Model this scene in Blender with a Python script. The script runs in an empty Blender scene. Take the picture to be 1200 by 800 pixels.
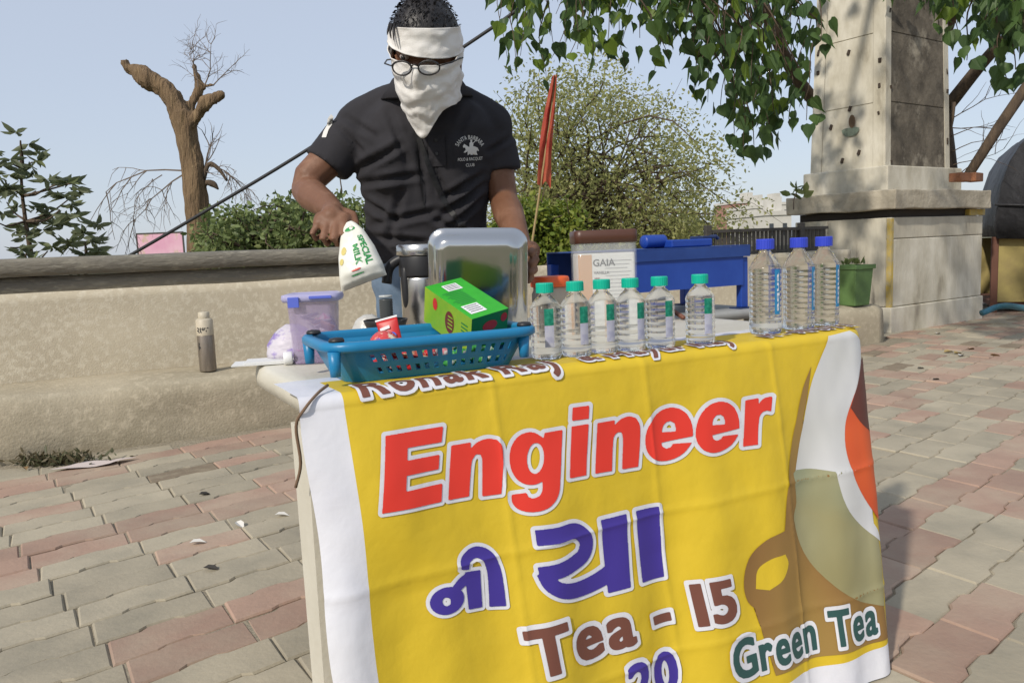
import bpy, bmesh, math, random
import numpy as np
from mathutils import Vector, Matrix, noise
from mathutils.bvhtree import BVHTree
R = math.radians
random.seed(7); rng = np.random.default_rng(7)
S = bpy.context.scene
C = S.collection

# ------------------------------------------------------------------ camera
F_PX, PITCH, ROLL, CAM_H = 942.0, R(6.65), R(2.3), 0.96
_fw = Vector((0, math.cos(PITCH), -math.sin(PITCH)))
_up0 = Vector((0, math.sin(PITCH), math.cos(PITCH)))
_rt = Vector((1, 0, 0))*math.cos(ROLL) - _up0*math.sin(ROLL)
_up = _up0*math.cos(ROLL) + Vector((1, 0, 0))*math.sin(ROLL)
cd = bpy.data.cameras.new('camera'); cam = bpy.data.objects.new('camera', cd); C.objects.link(cam)
cd.sensor_width = 36; cd.lens = 36*F_PX/1200; cd.clip_start = 0.05; cd.clip_end = 6000
m = Matrix((_rt, _up, -_fw)).transposed().to_4x4(); m.translation = (0, 0, CAM_H)
cam.matrix_world = m
S.camera = cam
# ------------------------------------------------------------------ sky, sun, exposure
SUN_AZ, SUN_EL = math.atan2(-0.56, -0.83), R(37)
w = bpy.data.worlds.new('World'); S.world = w; w.use_nodes = True
nt = w.node_tree; bg = nt.nodes['Background']
sky = nt.nodes.new('ShaderNodeTexSky'); sky.sky_type = 'NISHITA'; sky.sun_disc = False
sky.sun_elevation = SUN_EL; sky.sun_rotation = SUN_AZ
sky.air_density = 1.0; sky.dust_density = 1.2; sky.ozone_density = 1.5; sky.altitude = 50
veil = nt.nodes.new('ShaderNodeMix'); veil.data_type = 'RGBA'; veil.inputs[0].default_value = .82; veil.inputs[7].default_value = (2.45, 2.68, 3.14, 1)
nt.links.new(sky.outputs[0], veil.inputs[6]); nt.links.new(veil.outputs[2], bg.inputs[0]); bg.inputs[1].default_value = 0.15
ld = bpy.data.lights.new('sun', 'SUN'); sun = bpy.data.objects.new('sun', ld); C.objects.link(sun)
ld.energy = 2.3; ld.angle = R(2.0); ld.color = (1.0, 0.93, 0.82)
sd = Vector((math.sin(SUN_AZ)*math.cos(SUN_EL), math.cos(SUN_AZ)*math.cos(SUN_EL), math.sin(SUN_EL)))
sun.rotation_euler = sd.to_track_quat('Z', 'Y').to_euler()
S.view_settings.view_transform = 'Standard'; S.view_settings.look = 'None'
S.view_settings.gamma = 1; S.view_settings.use_curve_mapping = False
S.view_settings.exposure = 0.55
S.render.engine = 'CYCLES'
S.cycles.max_bounces = 10; S.cycles.transmission_bounces = 8; S.cycles.transparent_max_bounces = 10
S.cycles.caustics_reflective = False; S.cycles.caustics_refractive = False

# ------------------------------------------------------------------ helpers
def ray(x, y): return _fw + _rt*((x-600)/F_PX) - _up*((y-400)/F_PX)
def PZ(x, y, z):
    d = ray(x, y); return Vector((0, 0, CAM_H)) + d*((z-CAM_H)/d.z)
def PY(x, y, Y):
    d = ray(x, y); return Vector((0, 0, CAM_H)) + d*(Y/d.y)
def proj(p):
    q = Vector(p)-Vector((0, 0, CAM_H)); f = q.dot(_fw)
    return (600+F_PX*q.dot(_rt)/f, 400-F_PX*q.dot(_up)/f, f)
def lin(r, g, b):
    f = lambda c: (c/255/12.92) if c/255 <= .04045 else ((c/255+.055)/1.055)**2.4
    return (f(r), f(g), f(b))
def mat(name, col, rough=.6, col2=None, nscale=8, nmix=(.35, .65), bump=0, bscale=60, metal=0, trans=0, ior=1.45,
        spec=.5, col3=None, n3=30, mix3=(.55, .7), rnd=0, coords='Object', detail=5, sss=0, coat=0, bdist=.02, alpha=1, emit=None, thin=False, transl=0, stretch=None):
    m = bpy.data.materials.new(name); m.use_nodes = True
    nt = m.node_tree; N = nt.nodes; L = nt.links; b = N['Principled BSDF']
    b.inputs['Base Color'].default_value = (*col, 1); b.inputs['Roughness'].default_value = rough
    b.inputs['Metallic'].default_value = metal; b.inputs['Transmission Weight'].default_value = trans
    b.inputs['IOR'].default_value = ior; b.inputs['Specular IOR Level'].default_value = spec
    b.inputs['Alpha'].default_value = alpha; b.inputs['Coat Weight'].default_value = coat
    if sss: b.inputs['Subsurface Weight'].default_value = sss; b.inputs['Subsurface Radius'].default_value = (.01, .005, .003)
    if emit: b.inputs['Emission Color'].default_value = (*emit[0], 1); b.inputs['Emission Strength'].default_value = emit[1]
    tc = N.new('ShaderNodeTexCoord'); src = tc.outputs[coords] if coords != 'World' else N.new('ShaderNodeNewGeometry').outputs['Position']
    if stretch:
        mp = N.new('ShaderNodeMapping'); mp.inputs['Scale'].default_value = stretch; L.new(src, mp.inputs[0]); src = mp.outputs[0]
    out = None
    def noise_fac(sc, lo, hi, det=detail):
        n = N.new('ShaderNodeTexNoise'); n.inputs['Scale'].default_value = sc; n.inputs['Detail'].default_value = det; n.inputs['Roughness'].default_value = .62
        L.new(src, n.inputs['Vector'])
        r = N.new('ShaderNodeMapRange'); r.inputs[1].default_value = lo; r.inputs[2].default_value = hi; L.new(n.outputs[0], r.inputs[0]); return r.outputs[0]
    def mix(a, bcol, fac):
        x = N.new('ShaderNodeMix'); x.data_type = 'RGBA'; L.new(fac, x.inputs[0])
        if isinstance(a, tuple): x.inputs[6].default_value = (*a, 1)
        else: L.new(a, x.inputs[6])
        x.inputs[7].default_value = (*bcol, 1); return x.outputs[2]
    if col2: out = mix(col, col2, noise_fac(nscale, *nmix))
    if col3: out = mix(out if out else col, col3, noise_fac(n3, *mix3))
    if rnd:
        oi = N.new('ShaderNodeObjectInfo'); hs = N.new('ShaderNodeHueSaturation')
        r = N.new('ShaderNodeMapRange'); r.inputs[3].default_value = 1-rnd; r.inputs[4].default_value = 1+rnd; L.new(oi.outputs['Random'], r.inputs[0]); L.new(r.outputs[0], hs.inputs['Value'])
        if out: L.new(out, hs.inputs['Color'])
        else: hs.inputs['Color'].default_value = (*col, 1)
        out = hs.outputs[0]
    if out: L.new(out, b.inputs['Base Color'])
    if bump:
        n = N.new('ShaderNodeTexNoise'); n.inputs['Scale'].default_value = bscale; n.inputs['Detail'].default_value = 6; L.new(src, n.inputs['Vector'])
        bp = N.new('ShaderNodeBump'); bp.inputs['Strength'].default_value = bump; bp.inputs['Distance'].default_value = bdist
        L.new(n.outputs[0], bp.inputs['Height']); L.new(bp.outputs[0], b.inputs['Normal'])
    if transl:
        t = N.new('ShaderNodeBsdfTranslucent'); ms = N.new('ShaderNodeMixShader'); ms.inputs[0].default_value = transl
        if out: L.new(out, t.inputs[0])
        else: t.inputs[0].default_value = (*col, 1)
        L.new(b.outputs[0], ms.inputs[1]); L.new(t.outputs[0], ms.inputs[2]); L.new(ms.outputs[0], N['Material Output'].inputs[0])
    return m
def mesh(name, V, Fc, mats, smooth=False, mi=None):
    me = bpy.data.meshes.new(name); me.from_pydata([tuple(v) for v in V], [], [tuple(f) for f in Fc])
    for mm in (mats if isinstance(mats, (list, tuple)) else [mats]): me.materials.append(mm)
    if mi is not None: me.polygons.foreach_set('material_index', list(mi))
    if smooth: me.polygons.foreach_set('use_smooth', [True]*len(me.polygons))
    me.update(); return me
def link(name, me, parent=None, loc=None, rot=None):
    o = bpy.data.objects.new(name, me); C.objects.link(o)
    if parent: o.parent = parent
    if loc is not None: o.location = loc
    if rot is not None: o.rotation_euler = rot
    return o
def obj(name, geo, mats, parent=None, smooth=False, loc=None, rot=None, mi=None):
    return link(name, mesh(name, geo[0], geo[1], mats, smooth, mi), parent, loc, rot)
def tag(o, label, cat, group=None):
    o['label'] = label; o['category'] = cat
    if group: o['group'] = group
    return o
def thing(name, label, cat, loc=(0, 0, 0), rz=0, group=None):
    o = bpy.data.objects.new(name, None); C.objects.link(o); o.empty_display_size = .1
    o.location = loc; o.rotation_euler = (0, 0, rz); return tag(o, label, cat, group)
def struct(o, kind='structure'): o['kind'] = kind; return o
def join(*gs):
    V, Fc = [], []
    for g in gs:
        k = len(V); V += list(g[0]); Fc += [tuple(i+k for i in f) for f in g[1]]
    return V, Fc
def xf(g, M): return [tuple(M @ Vector(v)) for v in g[0]], g[1]
def mv(g, x=0, y=0, z=0): return [(v[0]+x, v[1]+y, v[2]+z) for v in g[0]], g[1]
def bevel_geo(g, w, seg=2, angle=30):
    bm = bmesh.new(); vs = [bm.verts.new(v) for v in g[0]]
    for f in g[1]: bm.faces.new([vs[i] for i in f])
    bm.normal_update()
    es = [e for e in bm.edges if len(e.link_faces) == 2 and e.calc_face_angle(0) > R(angle)]
    bmesh.ops.bevel(bm, geom=es, offset=w, segments=seg, affect='EDGES', profile=.5)
    bm.verts.index_update(); out = [tuple(v.co) for v in bm.verts], [tuple(v.index for v in f.verts) for f in bm.faces]
    bm.free(); return out
def box(x0, x1, y0, y1, z0, z1, bev=0, seg=2):
    V = [(x0, y0, z0), (x1, y0, z0), (x1, y1, z0), (x0, y1, z0), (x0, y0, z1), (x1, y0, z1), (x1, y1, z1), (x0, y1, z1)]
    g = (V, [(0, 3, 2, 1), (4, 5, 6, 7), (0, 1, 5, 4), (1, 2, 6, 5), (2, 3, 7, 6), (3, 0, 4, 7)])
    return bevel_geo(g, bev, seg) if bev else g
def frustum(a0, b0, a1, b1, z0, z1, bev=0):
    V = [(-a0, -b0, z0), (a0, -b0, z0), (a0, b0, z0), (-a0, b0, z0), (-a1, -b1, z1), (a1, -b1, z1), (a1, b1, z1), (-a1, b1, z1)]
    g = (V, [(0, 3, 2, 1), (4, 5, 6, 7), (0, 1, 5, 4), (1, 2, 6, 5), (2, 3, 7, 6), (3, 0, 4, 7)])
    return bevel_geo(g, bev, 2) if bev else g
def lathe(prof, n=24, cap=True):
    V, Fc = [], []
    for r, z in prof:
        for k in range(n):
            a = 2*math.pi*k/n; V.append((r*math.cos(a), r*math.sin(a), z))
    for i in range(len(prof)-1):
        for k in range(n):
            a, b = i*n+k, i*n+(k+1) % n; Fc.append((a, b, b+n, a+n))
    if cap:
        Fc.append(tuple(reversed(range(n)))); Fc.append(tuple((len(prof)-1)*n+k for k in range(n)))
    return V, Fc
def rings(rs, closed_ends=True):
    """loft a list of rings (each a list of n points)"""
    n = len(rs[0]); V = [tuple(p) for r in rs for p in r]; Fc = []
    for i in range(len(rs)-1):
        for k in range(n):
            a, b = i*n+k, i*n+(k+1) % n; Fc.append((a, b, b+n, a+n))
    if closed_ends:
        Fc.append(tuple(reversed(range(n)))); Fc.append(tuple((len(rs)-1)*n+k for k in range(n)))
    return V, Fc
def tube(pts, rad, n=8, round_ends=False, flat=1.0):
    pts = [Vector(p) for p in pts]
    rad = [rad]*len(pts) if not isinstance(rad, (list, tuple)) else list(rad)
    if round_ends:
        d0 = (pts[0]-pts[1]).normalized(); d1 = (pts[-1]-pts[-2]).normalized(); r0, r1 = rad[0], rad[-1]
        pre = [(pts[0]+d0*r0*.98, r0*.15), (pts[0]+d0*r0*.75, r0*.66), (pts[0]+d0*r0*.4, r0*.92)]
        post = [(pts[-1]+d1*r1*.4, r1*.92), (pts[-1]+d1*r1*.75, r1*.66), (pts[-1]+d1*r1*.98, r1*.15)]
        pts = [p for p, _ in pre]+pts+[p for p, _ in post]; rad = [r for _, r in pre]+rad+[r for _, r in post]
    rs = []; nrm = None
    for i, p in enumerate(pts):
        t = (pts[min(i+1, len(pts)-1)]-pts[max(i-1, 0)]).normalized()
        if nrm is None:
            nrm = t.orthogonal().normalized()
        nrm = (nrm-t*nrm.dot(t))
        nrm = nrm.normalized() if nrm.length > 1e-6 else t.orthogonal().normalized()
        bi = t.cross(nrm)
        rs.append([p+nrm*(rad[i]*math.cos(2*math.pi*k/n))+bi*(rad[i]*flat*math.sin(2*math.pi*k/n)) for k in range(n)])
    return rings(rs)
def smooth_path(pts, k=4):
    """Catmull-Rom through points (any tuple length)"""
    P = [np.array(p, float) for p in pts]; P = [2*P[0]-P[1]]+P+[2*P[-1]-P[-2]]; out = []
    for i in range(1, len(P)-2):
        for j in range(k):
            t = j/k; a, b, c, d = P[i-1], P[i], P[i+1], P[i+2]
            out.append(.5*((2*b)+(c-a)*t+(2*a-5*b+4*c-d)*t*t+(-a+3*b-3*c+d)*t**3))
    out.append(P[-2]); return out
def union(geos, voxel, smooth=4, fac=.5):
    g = join(*geos); me = mesh('tmp', g[0], g[1], []); o = bpy.data.objects.new('tmp', me); C.objects.link(o)
    md = o.modifiers.new('r', 'REMESH'); md.mode = 'VOXEL'; md.voxel_size = voxel
    if smooth:
        sm = o.modifiers.new('s', 'SMOOTH'); sm.iterations = smooth; sm.factor = fac
    dg = bpy.context.evaluated_depsgraph_get(); dg.update()
    em = o.evaluated_get(dg).to_mesh()
    V = np.empty(len(em.vertices)*3); em.vertices.foreach_get('co', V); V = V.reshape(-1, 3)
    Nn = np.empty(len(em.vertices)*3); em.vertices.foreach_get('normal', Nn); Nn = Nn.reshape(-1, 3)
    Fc = [tuple(p.vertices) for p in em.polygons]
    o.evaluated_get(dg).to_mesh_clear(); bpy.data.objects.remove(o); return V, Nn, Fc
def prism(poly, z0, z1):
    n = len(poly); V = [(x, y, z0) for x, y in poly]+[(x, y, z1) for x, y in poly]
    return V, [tuple(reversed(range(n))), tuple(range(n, 2*n))]+[(i, (i+1) % n, n+(i+1) % n, n+i) for i in range(n)]
_tcache = {}
def text_geo(body, offset=0.0, shear=0.0, maxlen=None, spacing=1.0):
    cu = bpy.data.curves.new('t', 'FONT'); cu.body = body; cu.size = 1; cu.offset = offset; cu.shear = shear; cu.space_character = spacing
    cu.resolution_u = 4; cu.fill_mode = 'FRONT'
    o = bpy.data.objects.new('t', cu); C.objects.link(o)
    dg = bpy.context.evaluated_depsgraph_get(); dg.update()
    em = o.evaluated_get(dg).to_mesh()
    bm = bmesh.new(); bm.from_mesh(em); o.evaluated_get(dg).to_mesh_clear(); bpy.data.objects.remove(o); bpy.data.curves.remove(cu)
    bmesh.ops.remove_doubles(bm, verts=bm.verts, dist=1e-5)
    bmesh.ops.triangulate(bm, faces=bm.faces)
    if maxlen:
        for _ in range(5):
            es = [e for e in bm.edges if e.calc_length() > maxlen]
            if not es: break
            bmesh.ops.subdivide_edges(bm, edges=es, cuts=1); bmesh.ops.triangulate(bm, faces=bm.faces)
    bm.verts.index_update()
    V = [tuple(v.co) for v in bm.verts]; Fc = [tuple(v.index for v in f.verts) for f in bm.faces]; bm.free(); return V, Fc
def fine(g, maxlen):
    bm = bmesh.new(); vs = [bm.verts.new(v) for v in g[0]]
    for f in g[1]:
        try: bm.faces.new([vs[i] for i in f])
        except ValueError: pass
    bmesh.ops.triangulate(bm, faces=bm.faces)
    for _ in range(6):
        es = [e for e in bm.edges if e.calc_length() > maxlen]
        if not es: break
        bmesh.ops.subdivide_edges(bm, edges=es, cuts=1); bmesh.ops.triangulate(bm, faces=bm.faces)
    bm.verts.index_update(); out = [tuple(v.co) for v in bm.verts], [tuple(v.index for v in f.verts) for f in bm.faces]; bm.free(); return out
def nz(x, y, z=0, s=1.0): return noise.noise(Vector((x*s, y*s, z*s)))
# ------------------------------------------------------------------ ground
terr = obj('ground', ([(-3000, -3000, -.06), (3000, -3000, -.06), (3000, 3000, -.06), (-3000, 3000, -.06)], [(0, 1, 2, 3)]),
    mat('dry_earth', (.22, .19, .13), .95, (.12, .13, .06), .4, coords='World', bump=.3, bscale=6)); struct(terr)
PA = R(42); pu = Vector((math.cos(PA), math.sin(PA), 0)); pv = Vector((-math.sin(PA), math.cos(PA), 0))
WA = R(28.7); WO = Vector((-2.537, 3.862, 0)); wu = Vector((math.cos(WA), math.sin(WA), 0)); wv = Vector((-math.sin(WA), math.cos(WA), 0))
m_joint = mat('paving_dirt', (.25, .215, .155), .95, (.31, .27, .20), 9, coords='World', bump=.5, bscale=90, col3=(.19, .16, .115), n3=30)
gx = [WO+wu*-9+wv*.1, WO+wu*7+wv*.1, WO+wu*14+wv*6, WO+wu*26+wv*6, WO+wu*26-wv*14, WO-wu*9-wv*14]
nside = 60; PV, PF = [], []
for j in range(nside):
    for i in range(nside*2):
        x = -9+i*.3; y = -6.0+j*.104
        p = WO+wu*x+wv*(y if y < 0 else y); PV.append((p.x, p.y, -.0075+.006*nz(p.x*1.7, p.y*1.7)+(.02 if y > -.12 and x < 6.7 else 0)*(.5+.5*nz(p.x*5, p.y*5))))
for j in range(nside-1):
    for i in range(nside*2-1):
        a = j*nside*2+i; PF.append((a, a+1, a+1+nside*2, a+nside*2))
pave = obj('pavement', (PV, PF), m_joint, smooth=True); struct(pave)
# far part of the pavement to the right of the wall
b0 = WO+wu*26+wv*12; obj_far = obj('pavement_far', ([tuple(WO+wu*6.9+wv*0.15+Vector((0, 0, -.022))), tuple(WO+wu*27+wv*.15+Vector((0, 0, -.022))), tuple(WO+wu*27+wv*13+Vector((0, 0, -.022))), tuple(WO+wu*6.9+wv*13+Vector((0, 0, -.022)))], [(0, 1, 2, 3)]), m_joint); struct(obj_far)
PL, PW = .306, .145
def paver_poly(sh=.986):
    d = .013
    bot = [(-.013, 0), (.30*PL, 0), (.38*PL, d), (.62*PL, d), (.70*PL, 0), (PL-.013, 0)]
    top = [(PL+.013, PW), (.70*PL, PW), (.62*PL, PW+d), (.38*PL, PW+d), (.30*PL, PW), (.013, PW)]
    return [((x-PL/2)*sh, (y-PW/2)*(sh-.012)) for x, y in bot+top]
pp = paver_poly()
def paver_geo(k):
    n = len(pp); r = random.Random(k)
    jit = [(x+r.uniform(-.0025, .0025), y+r.uniform(-.0025, .0025)) for x, y in pp]
    V = [(x, y, -.03) for x, y in jit]+[(x, y, -.005) for x, y in jit]+[(x*.965, y*.935, 0) for x, y in jit]
    Fc = [tuple(range(2*n, 3*n))]
    for l in (0, n): Fc += [(l+i, l+(i+1) % n, l+n+(i+1) % n, l+n+i) for i in range(n)]
    return V, Fc
pg = dict(coords='World', bump=.3, bscale=70, bdist=.006, rnd=.12)
m_grey = mat('paver_greygreen', (.36, .315, .232), .9, (.285, .255, .192), 5, col3=(.41, .36, .265), n3=2.2, mix3=(.42, .68), **pg)
m_red = mat('paver_red', (.37, .245, .183), .9, (.31, .21, .16), 5, col3=(.41, .33, .245), n3=2.2, mix3=(.42, .74), **pg)
m_tan = mat('paver_tan', (.27, .215, .15), .9, (.21, .165, .115), 4, col3=(.33, .28, .2), n3=10, mix3=(.5, .75), **pg)
pvar = [[mesh('paver', *paver_geo(k), mm) for k in range(4)] for mm in (m_grey, m_red, m_tan)]
cells = []
for r in range(-60, 75):
    for k in range(-50, 75):
        cu_, cv = .505+PL*(k+.5)+.0, 2.03+PW*(r+.5)
        p = pu*cu_+pv*cv
        dw = (p-WO).dot(wv); du = (p-WO).dot(wu)
        if dw > -.1 and du < 6.9: continue
        if p.y < .35: continue
        x, y, f = proj(p)
        if f < .35 or x < -900 or x > 2100 or y > 1700: continue
        if dw > 3.2 or (p.x > 3.5 and p.y > 7.6 and dw > .6 and du < 9.2): continue
        hid = (430 < x < 985 and y > 420) or x < -60 or x > 1260 or y > 860
        band = r % 7 in (6, 0)
        rr = random.Random(r*977+k)
        kind = 1 if band else 0
        if band and r in (-1, 0) and k < 0: kind = 0
        if cu_ > 2.6 and rr.random() < .22: kind = 1-kind
        elif rr.random() < .05: kind = 1-kind
        if rr.random() < .08 and dw > -1.2: kind = 2
        if r == -9 and k == 4 or r == -10 and k in (4, 5): kind = 1
        cells.append((hid, f, p, kind, rr))
cells.sort(key=lambda c: (c[0], c[1]))
restV, restF, restM = [], [], []
for i, (hid, f, p, kind, rr) in enumerate(cells):
    z = rr.uniform(-.004, .003); tx, ty = rr.gauss(0, .008), rr.gauss(0, .008)
    if i < 300:
        o = link('paver', pvar[kind][rr.randrange(4)], pave, (p.x, p.y, z), (tx, ty, PA+rr.gauss(0, .006)))
    else:
        k0 = len(restV); Mx = Matrix.Translation((p.x, p.y, z)) @ Matrix.Rotation(PA, 4, 'Z') @ Matrix.Rotation(tx*.6, 4, 'X')
        g = paver_geo(rr.randrange(9)); restV += [tuple(Mx @ Vector(v)) for v in g[0]]; restF += [tuple(a+k0 for a in q) for q in g[1]]; restM += [kind]*len(g[1])
rp = obj('far_pavers', (restV, restF), [m_grey, m_red, m_tan], pave, mi=restM); struct(rp, 'stuff')

# ------------------------------------------------------------------ parapet wall with its ledge
m_plaster = mat('pebble_plaster', (.54, .475, .355), .95, (.475, .415, .31), 1.6, bump=.28, bscale=120, bdist=.008, col3=(.60, .54, .42), n3=34, mix3=(.48, .62), detail=8)
m_ledge = mat('worn_cement', (.42, .365, .265), .95, (.34, .295, .21), 2.6, bump=.35, bscale=80, bdist=.01, col3=(.47, .41, .30), n3=24, mix3=(.5, .66), detail=8)
m_cope = mat('grey_coping', (.215, .195, .155), .9, (.15, .138, .115), 3, bump=.6, bscale=30, bdist=.015, col3=(.27, .25, .2), n3=22, mix3=(.52, .7), stretch=(.6, 1, 2))
wall = thing('parapet_wall', 'beige rough plaster parapet wall with a low cement ledge and grey coping', 'wall', WO, WA)
def strip(prof, x0, x1, nx, amp, name, mm, seed=0):
    """extrude a (y,z) profile along x with small unevenness"""
    # densify the profile
    pr = []
    for i in range(len(prof)):
        a, b = prof[i], prof[(i+1) % len(prof)]; L = math.hypot(b[0]-a[0], b[1]-a[1]); k = max(1, int(L/.05))
        pr += [(a[0]+(b[0]-a[0])*j/k, a[1]+(b[1]-a[1])*j/k) for j in range(k)]
    n = len(pr); rs = []
    for i in range(nx+1):
        x = x0+(x1-x0)*i/nx
        rs.append([(x, y+amp*nz(x*2.3+seed, y*7, z*5), z+amp*.8*nz(x*2.1+9+seed, y*6+3, z*4)*(1 if z > .02 else 0)) for y, z in pr])
    return obj(name, rings(rs), mm, wall, smooth=True)
strip([(0, -.05), (-.015, .06), (-.01, .24), (.0, .30), (.035, .325), (.43, .35), (.43, -.05)], -6, 6.62, 190, .022, 'ledge', m_ledge)
strip([(.40, -.04), (.40, .82), (.66, .815), (.66, -.04)], -6, 6.7, 190, .008, 'wall_face', m_plaster, 5)
strip([(.435, .80), (.435, .905), (.63, .905), (.63, .80)], -6, 2.35, 90, .004, 'coping_base', m_cope, 2)
strip([(.385, .908), (.38, .985), (.40, 1.004), (.66, 1.01), (.66, .908)], -6, 2.36, 90, .006, 'coping_slab', m_cope, 8)
for o in wall.children:
    if o.name.startswith('coping'):
        pass
# slatted dark rail on the wall, right
m_iron = mat('dark_iron', (.05, .048, .046), .7, (.08, .07, .06), 20)
rail = thing('slatted_rail', 'dark slatted metal rail standing on the wall beside the stone pedestal', 'railing', WO+wu*5.15+wv*.62+Vector((0, 0, .81)), WA)
obj('bottom_bar', box(0, 1.5, -.012, .012, .012, .035), m_iron, rail); obj('top_bar', box(0, 1.5, -.014, .014, .205, .232), m_iron, rail)
sl = mesh('slat', *box(-.017, .017, -.006, .006, 0, .215), m_iron)
for i in range(30):
    link('slat', sl, rail, (.025+i*.05, 0.018, 0))
pst = mesh('post', *box(-.03, .03, -.02, .02, 0, .27, .004), m_iron)
for x in (.02, 1.15): link('post', pst, rail, (x, .0, 0))

# ------------------------------------------------------------------ stone pedestal with tapering pillar
m_stone = mat('limewashed_stone', (.68, .64, .54), .85, (.42, .38, .29), 3.2, bump=.25, bscale=25, col3=(.24, .21, .17), n3=3.2, mix3=(.60, .78), stretch=(1, 1, .45), detail=8)
m_stone2 = mat('stained_stone', (.57, .53, .43), .85, (.42, .38, .30), 2.5, bump=.3, bscale=25, col3=(.07, .065, .06), n3=2.6, mix3=(.60, .72), stretch=(1.6, 1.6, .5), detail=8)
m_grime = mat('grimy_stone', (.17, .145, .11), .95, (.075, .063, .048), 5, bump=.4, bscale=22, col3=(.36, .32, .25), n3=3.1, mix3=(.56, .72), detail=9)
m_cornice = mat('weathered_cornice', (.47, .42, .33), .9, (.33, .29, .22), 4, bump=.5, bscale=22, col3=(.06, .055, .05), n3=4, mix3=(.66, .74), detail=8)
m_gap = mat('dark_recess', (.05, .042, .035), .95)
m_yel = mat('yellow_paint', (.52, .37, .07), .8, (.40, .34, .2), 12)
ped = thing('stone_pedestal', 'pale weathered stone pedestal with a tall tapering pillar under the leafy tree', 'monument', (3.63, 7.66, 0), R(34.5)); ped.scale = (.90, .90, 1)
obj('foot_course', box(-.02, 1.97, -.02, 1.2, -.1, .245, .012), m_stone, ped)
def panel_face(w, h0, h1): pass
obj('core', box(.03, 1.92, .03, 1.17, .24, 1.10), m_gap, ped)
# stone slabs of the right (front) face and of the left face
for (x0, x1, z0, z1, mm) in ((.0, 1.95, .25, .895, m_stone), (.0, 1.95, .90, 1.10, m_stone2)):
    obj('stone_slab', box(x0, x1, 0, .06, z0, z1, .008), mm, ped)
for (y0, y1, z0, z1, mm) in ((.062, .75, .25, 1.10, m_stone2), (.755, 1.18, .25, 1.10, m_stone)):
    obj('stone_slab', box(.0, .06, y0, y1, z0, z1, .008), mm, ped)
obj('back_slab', box(.06, 1.95, 1.14, 1.19, .25, 1.1), m_stone, ped); obj('side_slab', box(1.9, 1.95, .065, 1.135, .25, 1.1), m_stone, ped)
obj('yellow_stripe', join(box(-.004, .035, -.005, .0, .15, 1.09), box(-.005, -.0015, .0, .05, .15, 1.09)), m_yel, ped)
obj('recess', box(.05, 1.9, .05, 1.15, 1.101, 1.175), m_gap, ped)
cg = fine(box(-.09, 1.96, -.09, 1.24, 1.175, 1.36, .012), .12)
obj('cornice', ([(x+.012*nz(x*3, y*3, z*6), y+.012*nz(x*3+7, y*3, z*6), z+.012*nz(x*3, y*3+5, z*4)) for x, y, z in cg[0]], cg[1]), m_cornice, ped)
cb = fine(box(.9, 1.2, -.125, -.02, 1.24, 1.325, .02), .05)
obj('yellow_board', box(1.63, 2.0, -.0, .05, 1.104, 1.168), m_yel, ped)
obj('plinth', box(.12, 1.68, .12, 1.16, 1.355, 1.60, .012), m_stone, ped)
# pillar shaft
zb, zt = 1.598, 6.5
def sh(x, y, z, t=.13):
    k = (z-zb)/(zt-zb); return (x+(t if x < .8 else -t)*k, y+(t if y < .65 else -t)*k, z)
X0, X1, Y0, Y1 = .20, 1.52, .20, 1.10
SV = [sh(x, y, z) for z in (zb, zt) for x, y in ((X0, Y0), (X1, Y0), (X1, Y1), (X0, Y1))]
obj('shaft', (SV, [(0, 1, 5, 4), (1, 2, 6, 5), (2, 3, 7, 6), (3, 0, 4, 7), (4, 5, 6, 7)]), [m_grime, m_stone], ped, mi=[0, 1, 1, 1, 1])
# corner and edge strips of cut stone, slab joints
def shbox(x0, x1, y0, y1, z0, z1):
    return [sh(x, y, z) for z in (z0, z1) for x, y in ((x0, y0), (x1, y0), (x1, y1), (x0, y1))], [(0, 3, 2, 1), (4, 5, 6, 7), (0, 1, 5, 4), (1, 2, 6, 5), (2, 3, 7, 6), (3, 0, 4, 7)]
obj('edge_stone', join(shbox(X0-.012, X0+.09, Y0-.012, Y0+.02, zb, zt), shbox(X0-.0125, X0+.02, Y0+.021, Y0+.13, zb, zt)), m_stone, ped)
obj('edge_stone', shbox(X1-.09, X1+.012, Y0-.012, Y0+.02, zb, zt), m_stone2, ped)
obj('edge_stone', shbox(X0-.012, X0+.02, Y1-.13, Y1+.01, zb, zt), m_stone, ped)
z = zb+.003
for h in (.62, .66, .62, .7, .7, .7, .7):      # stone slabs on the left face, joints left between them
    if z+h > zt: break
    obj('stone_slab', shbox(X0-.009, X0+.02, Y0+.135, Y1-.135, z, z+h-.012), m_stone, ped)
    obj('stone_slab', shbox(X0+.095, X1-.095, Y0-.007, Y0+.02, z, z+h-.012), m_grime, ped); z += h
stub = mesh('iron_stub', *box(-.014, .014, -.015, .015, -.028, .024, .005), mat('rust_stub', (.055, .04, .03), .9))
for z in np.arange(1.67, 3.4, .235):
    for yy, xx in ((Y0+.08, None), (Y1-.07, None), (None, X0+.10), (None, X1-.05)):
        if random.random() < .45: continue
        k = .13*(z-zb)/(zt-zb); jz = random.uniform(-.03, .03)
        if xx is None: p = (X0-.012+k, yy, z+jz)
        else: p = (xx, Y0-.012+k, z+jz)
        link('iron_stub', stub, ped, p, (random.uniform(-.3, .3), random.uniform(-.3, .3), 0)).scale = (random.uniform(.5, 1.1), random.uniform(.5, 1.2), random.uniform(.5, 1.3))
for y, z in ((.50, 1.76), (.70, 1.70), (.62, 2.2), (.65, 2.75), (.85, 2.05)):
    link('iron_stub', stub, ped, (X0-.012+.13*(z-zb)/(zt-zb), y, z), (.3, .2, 0))
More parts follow.
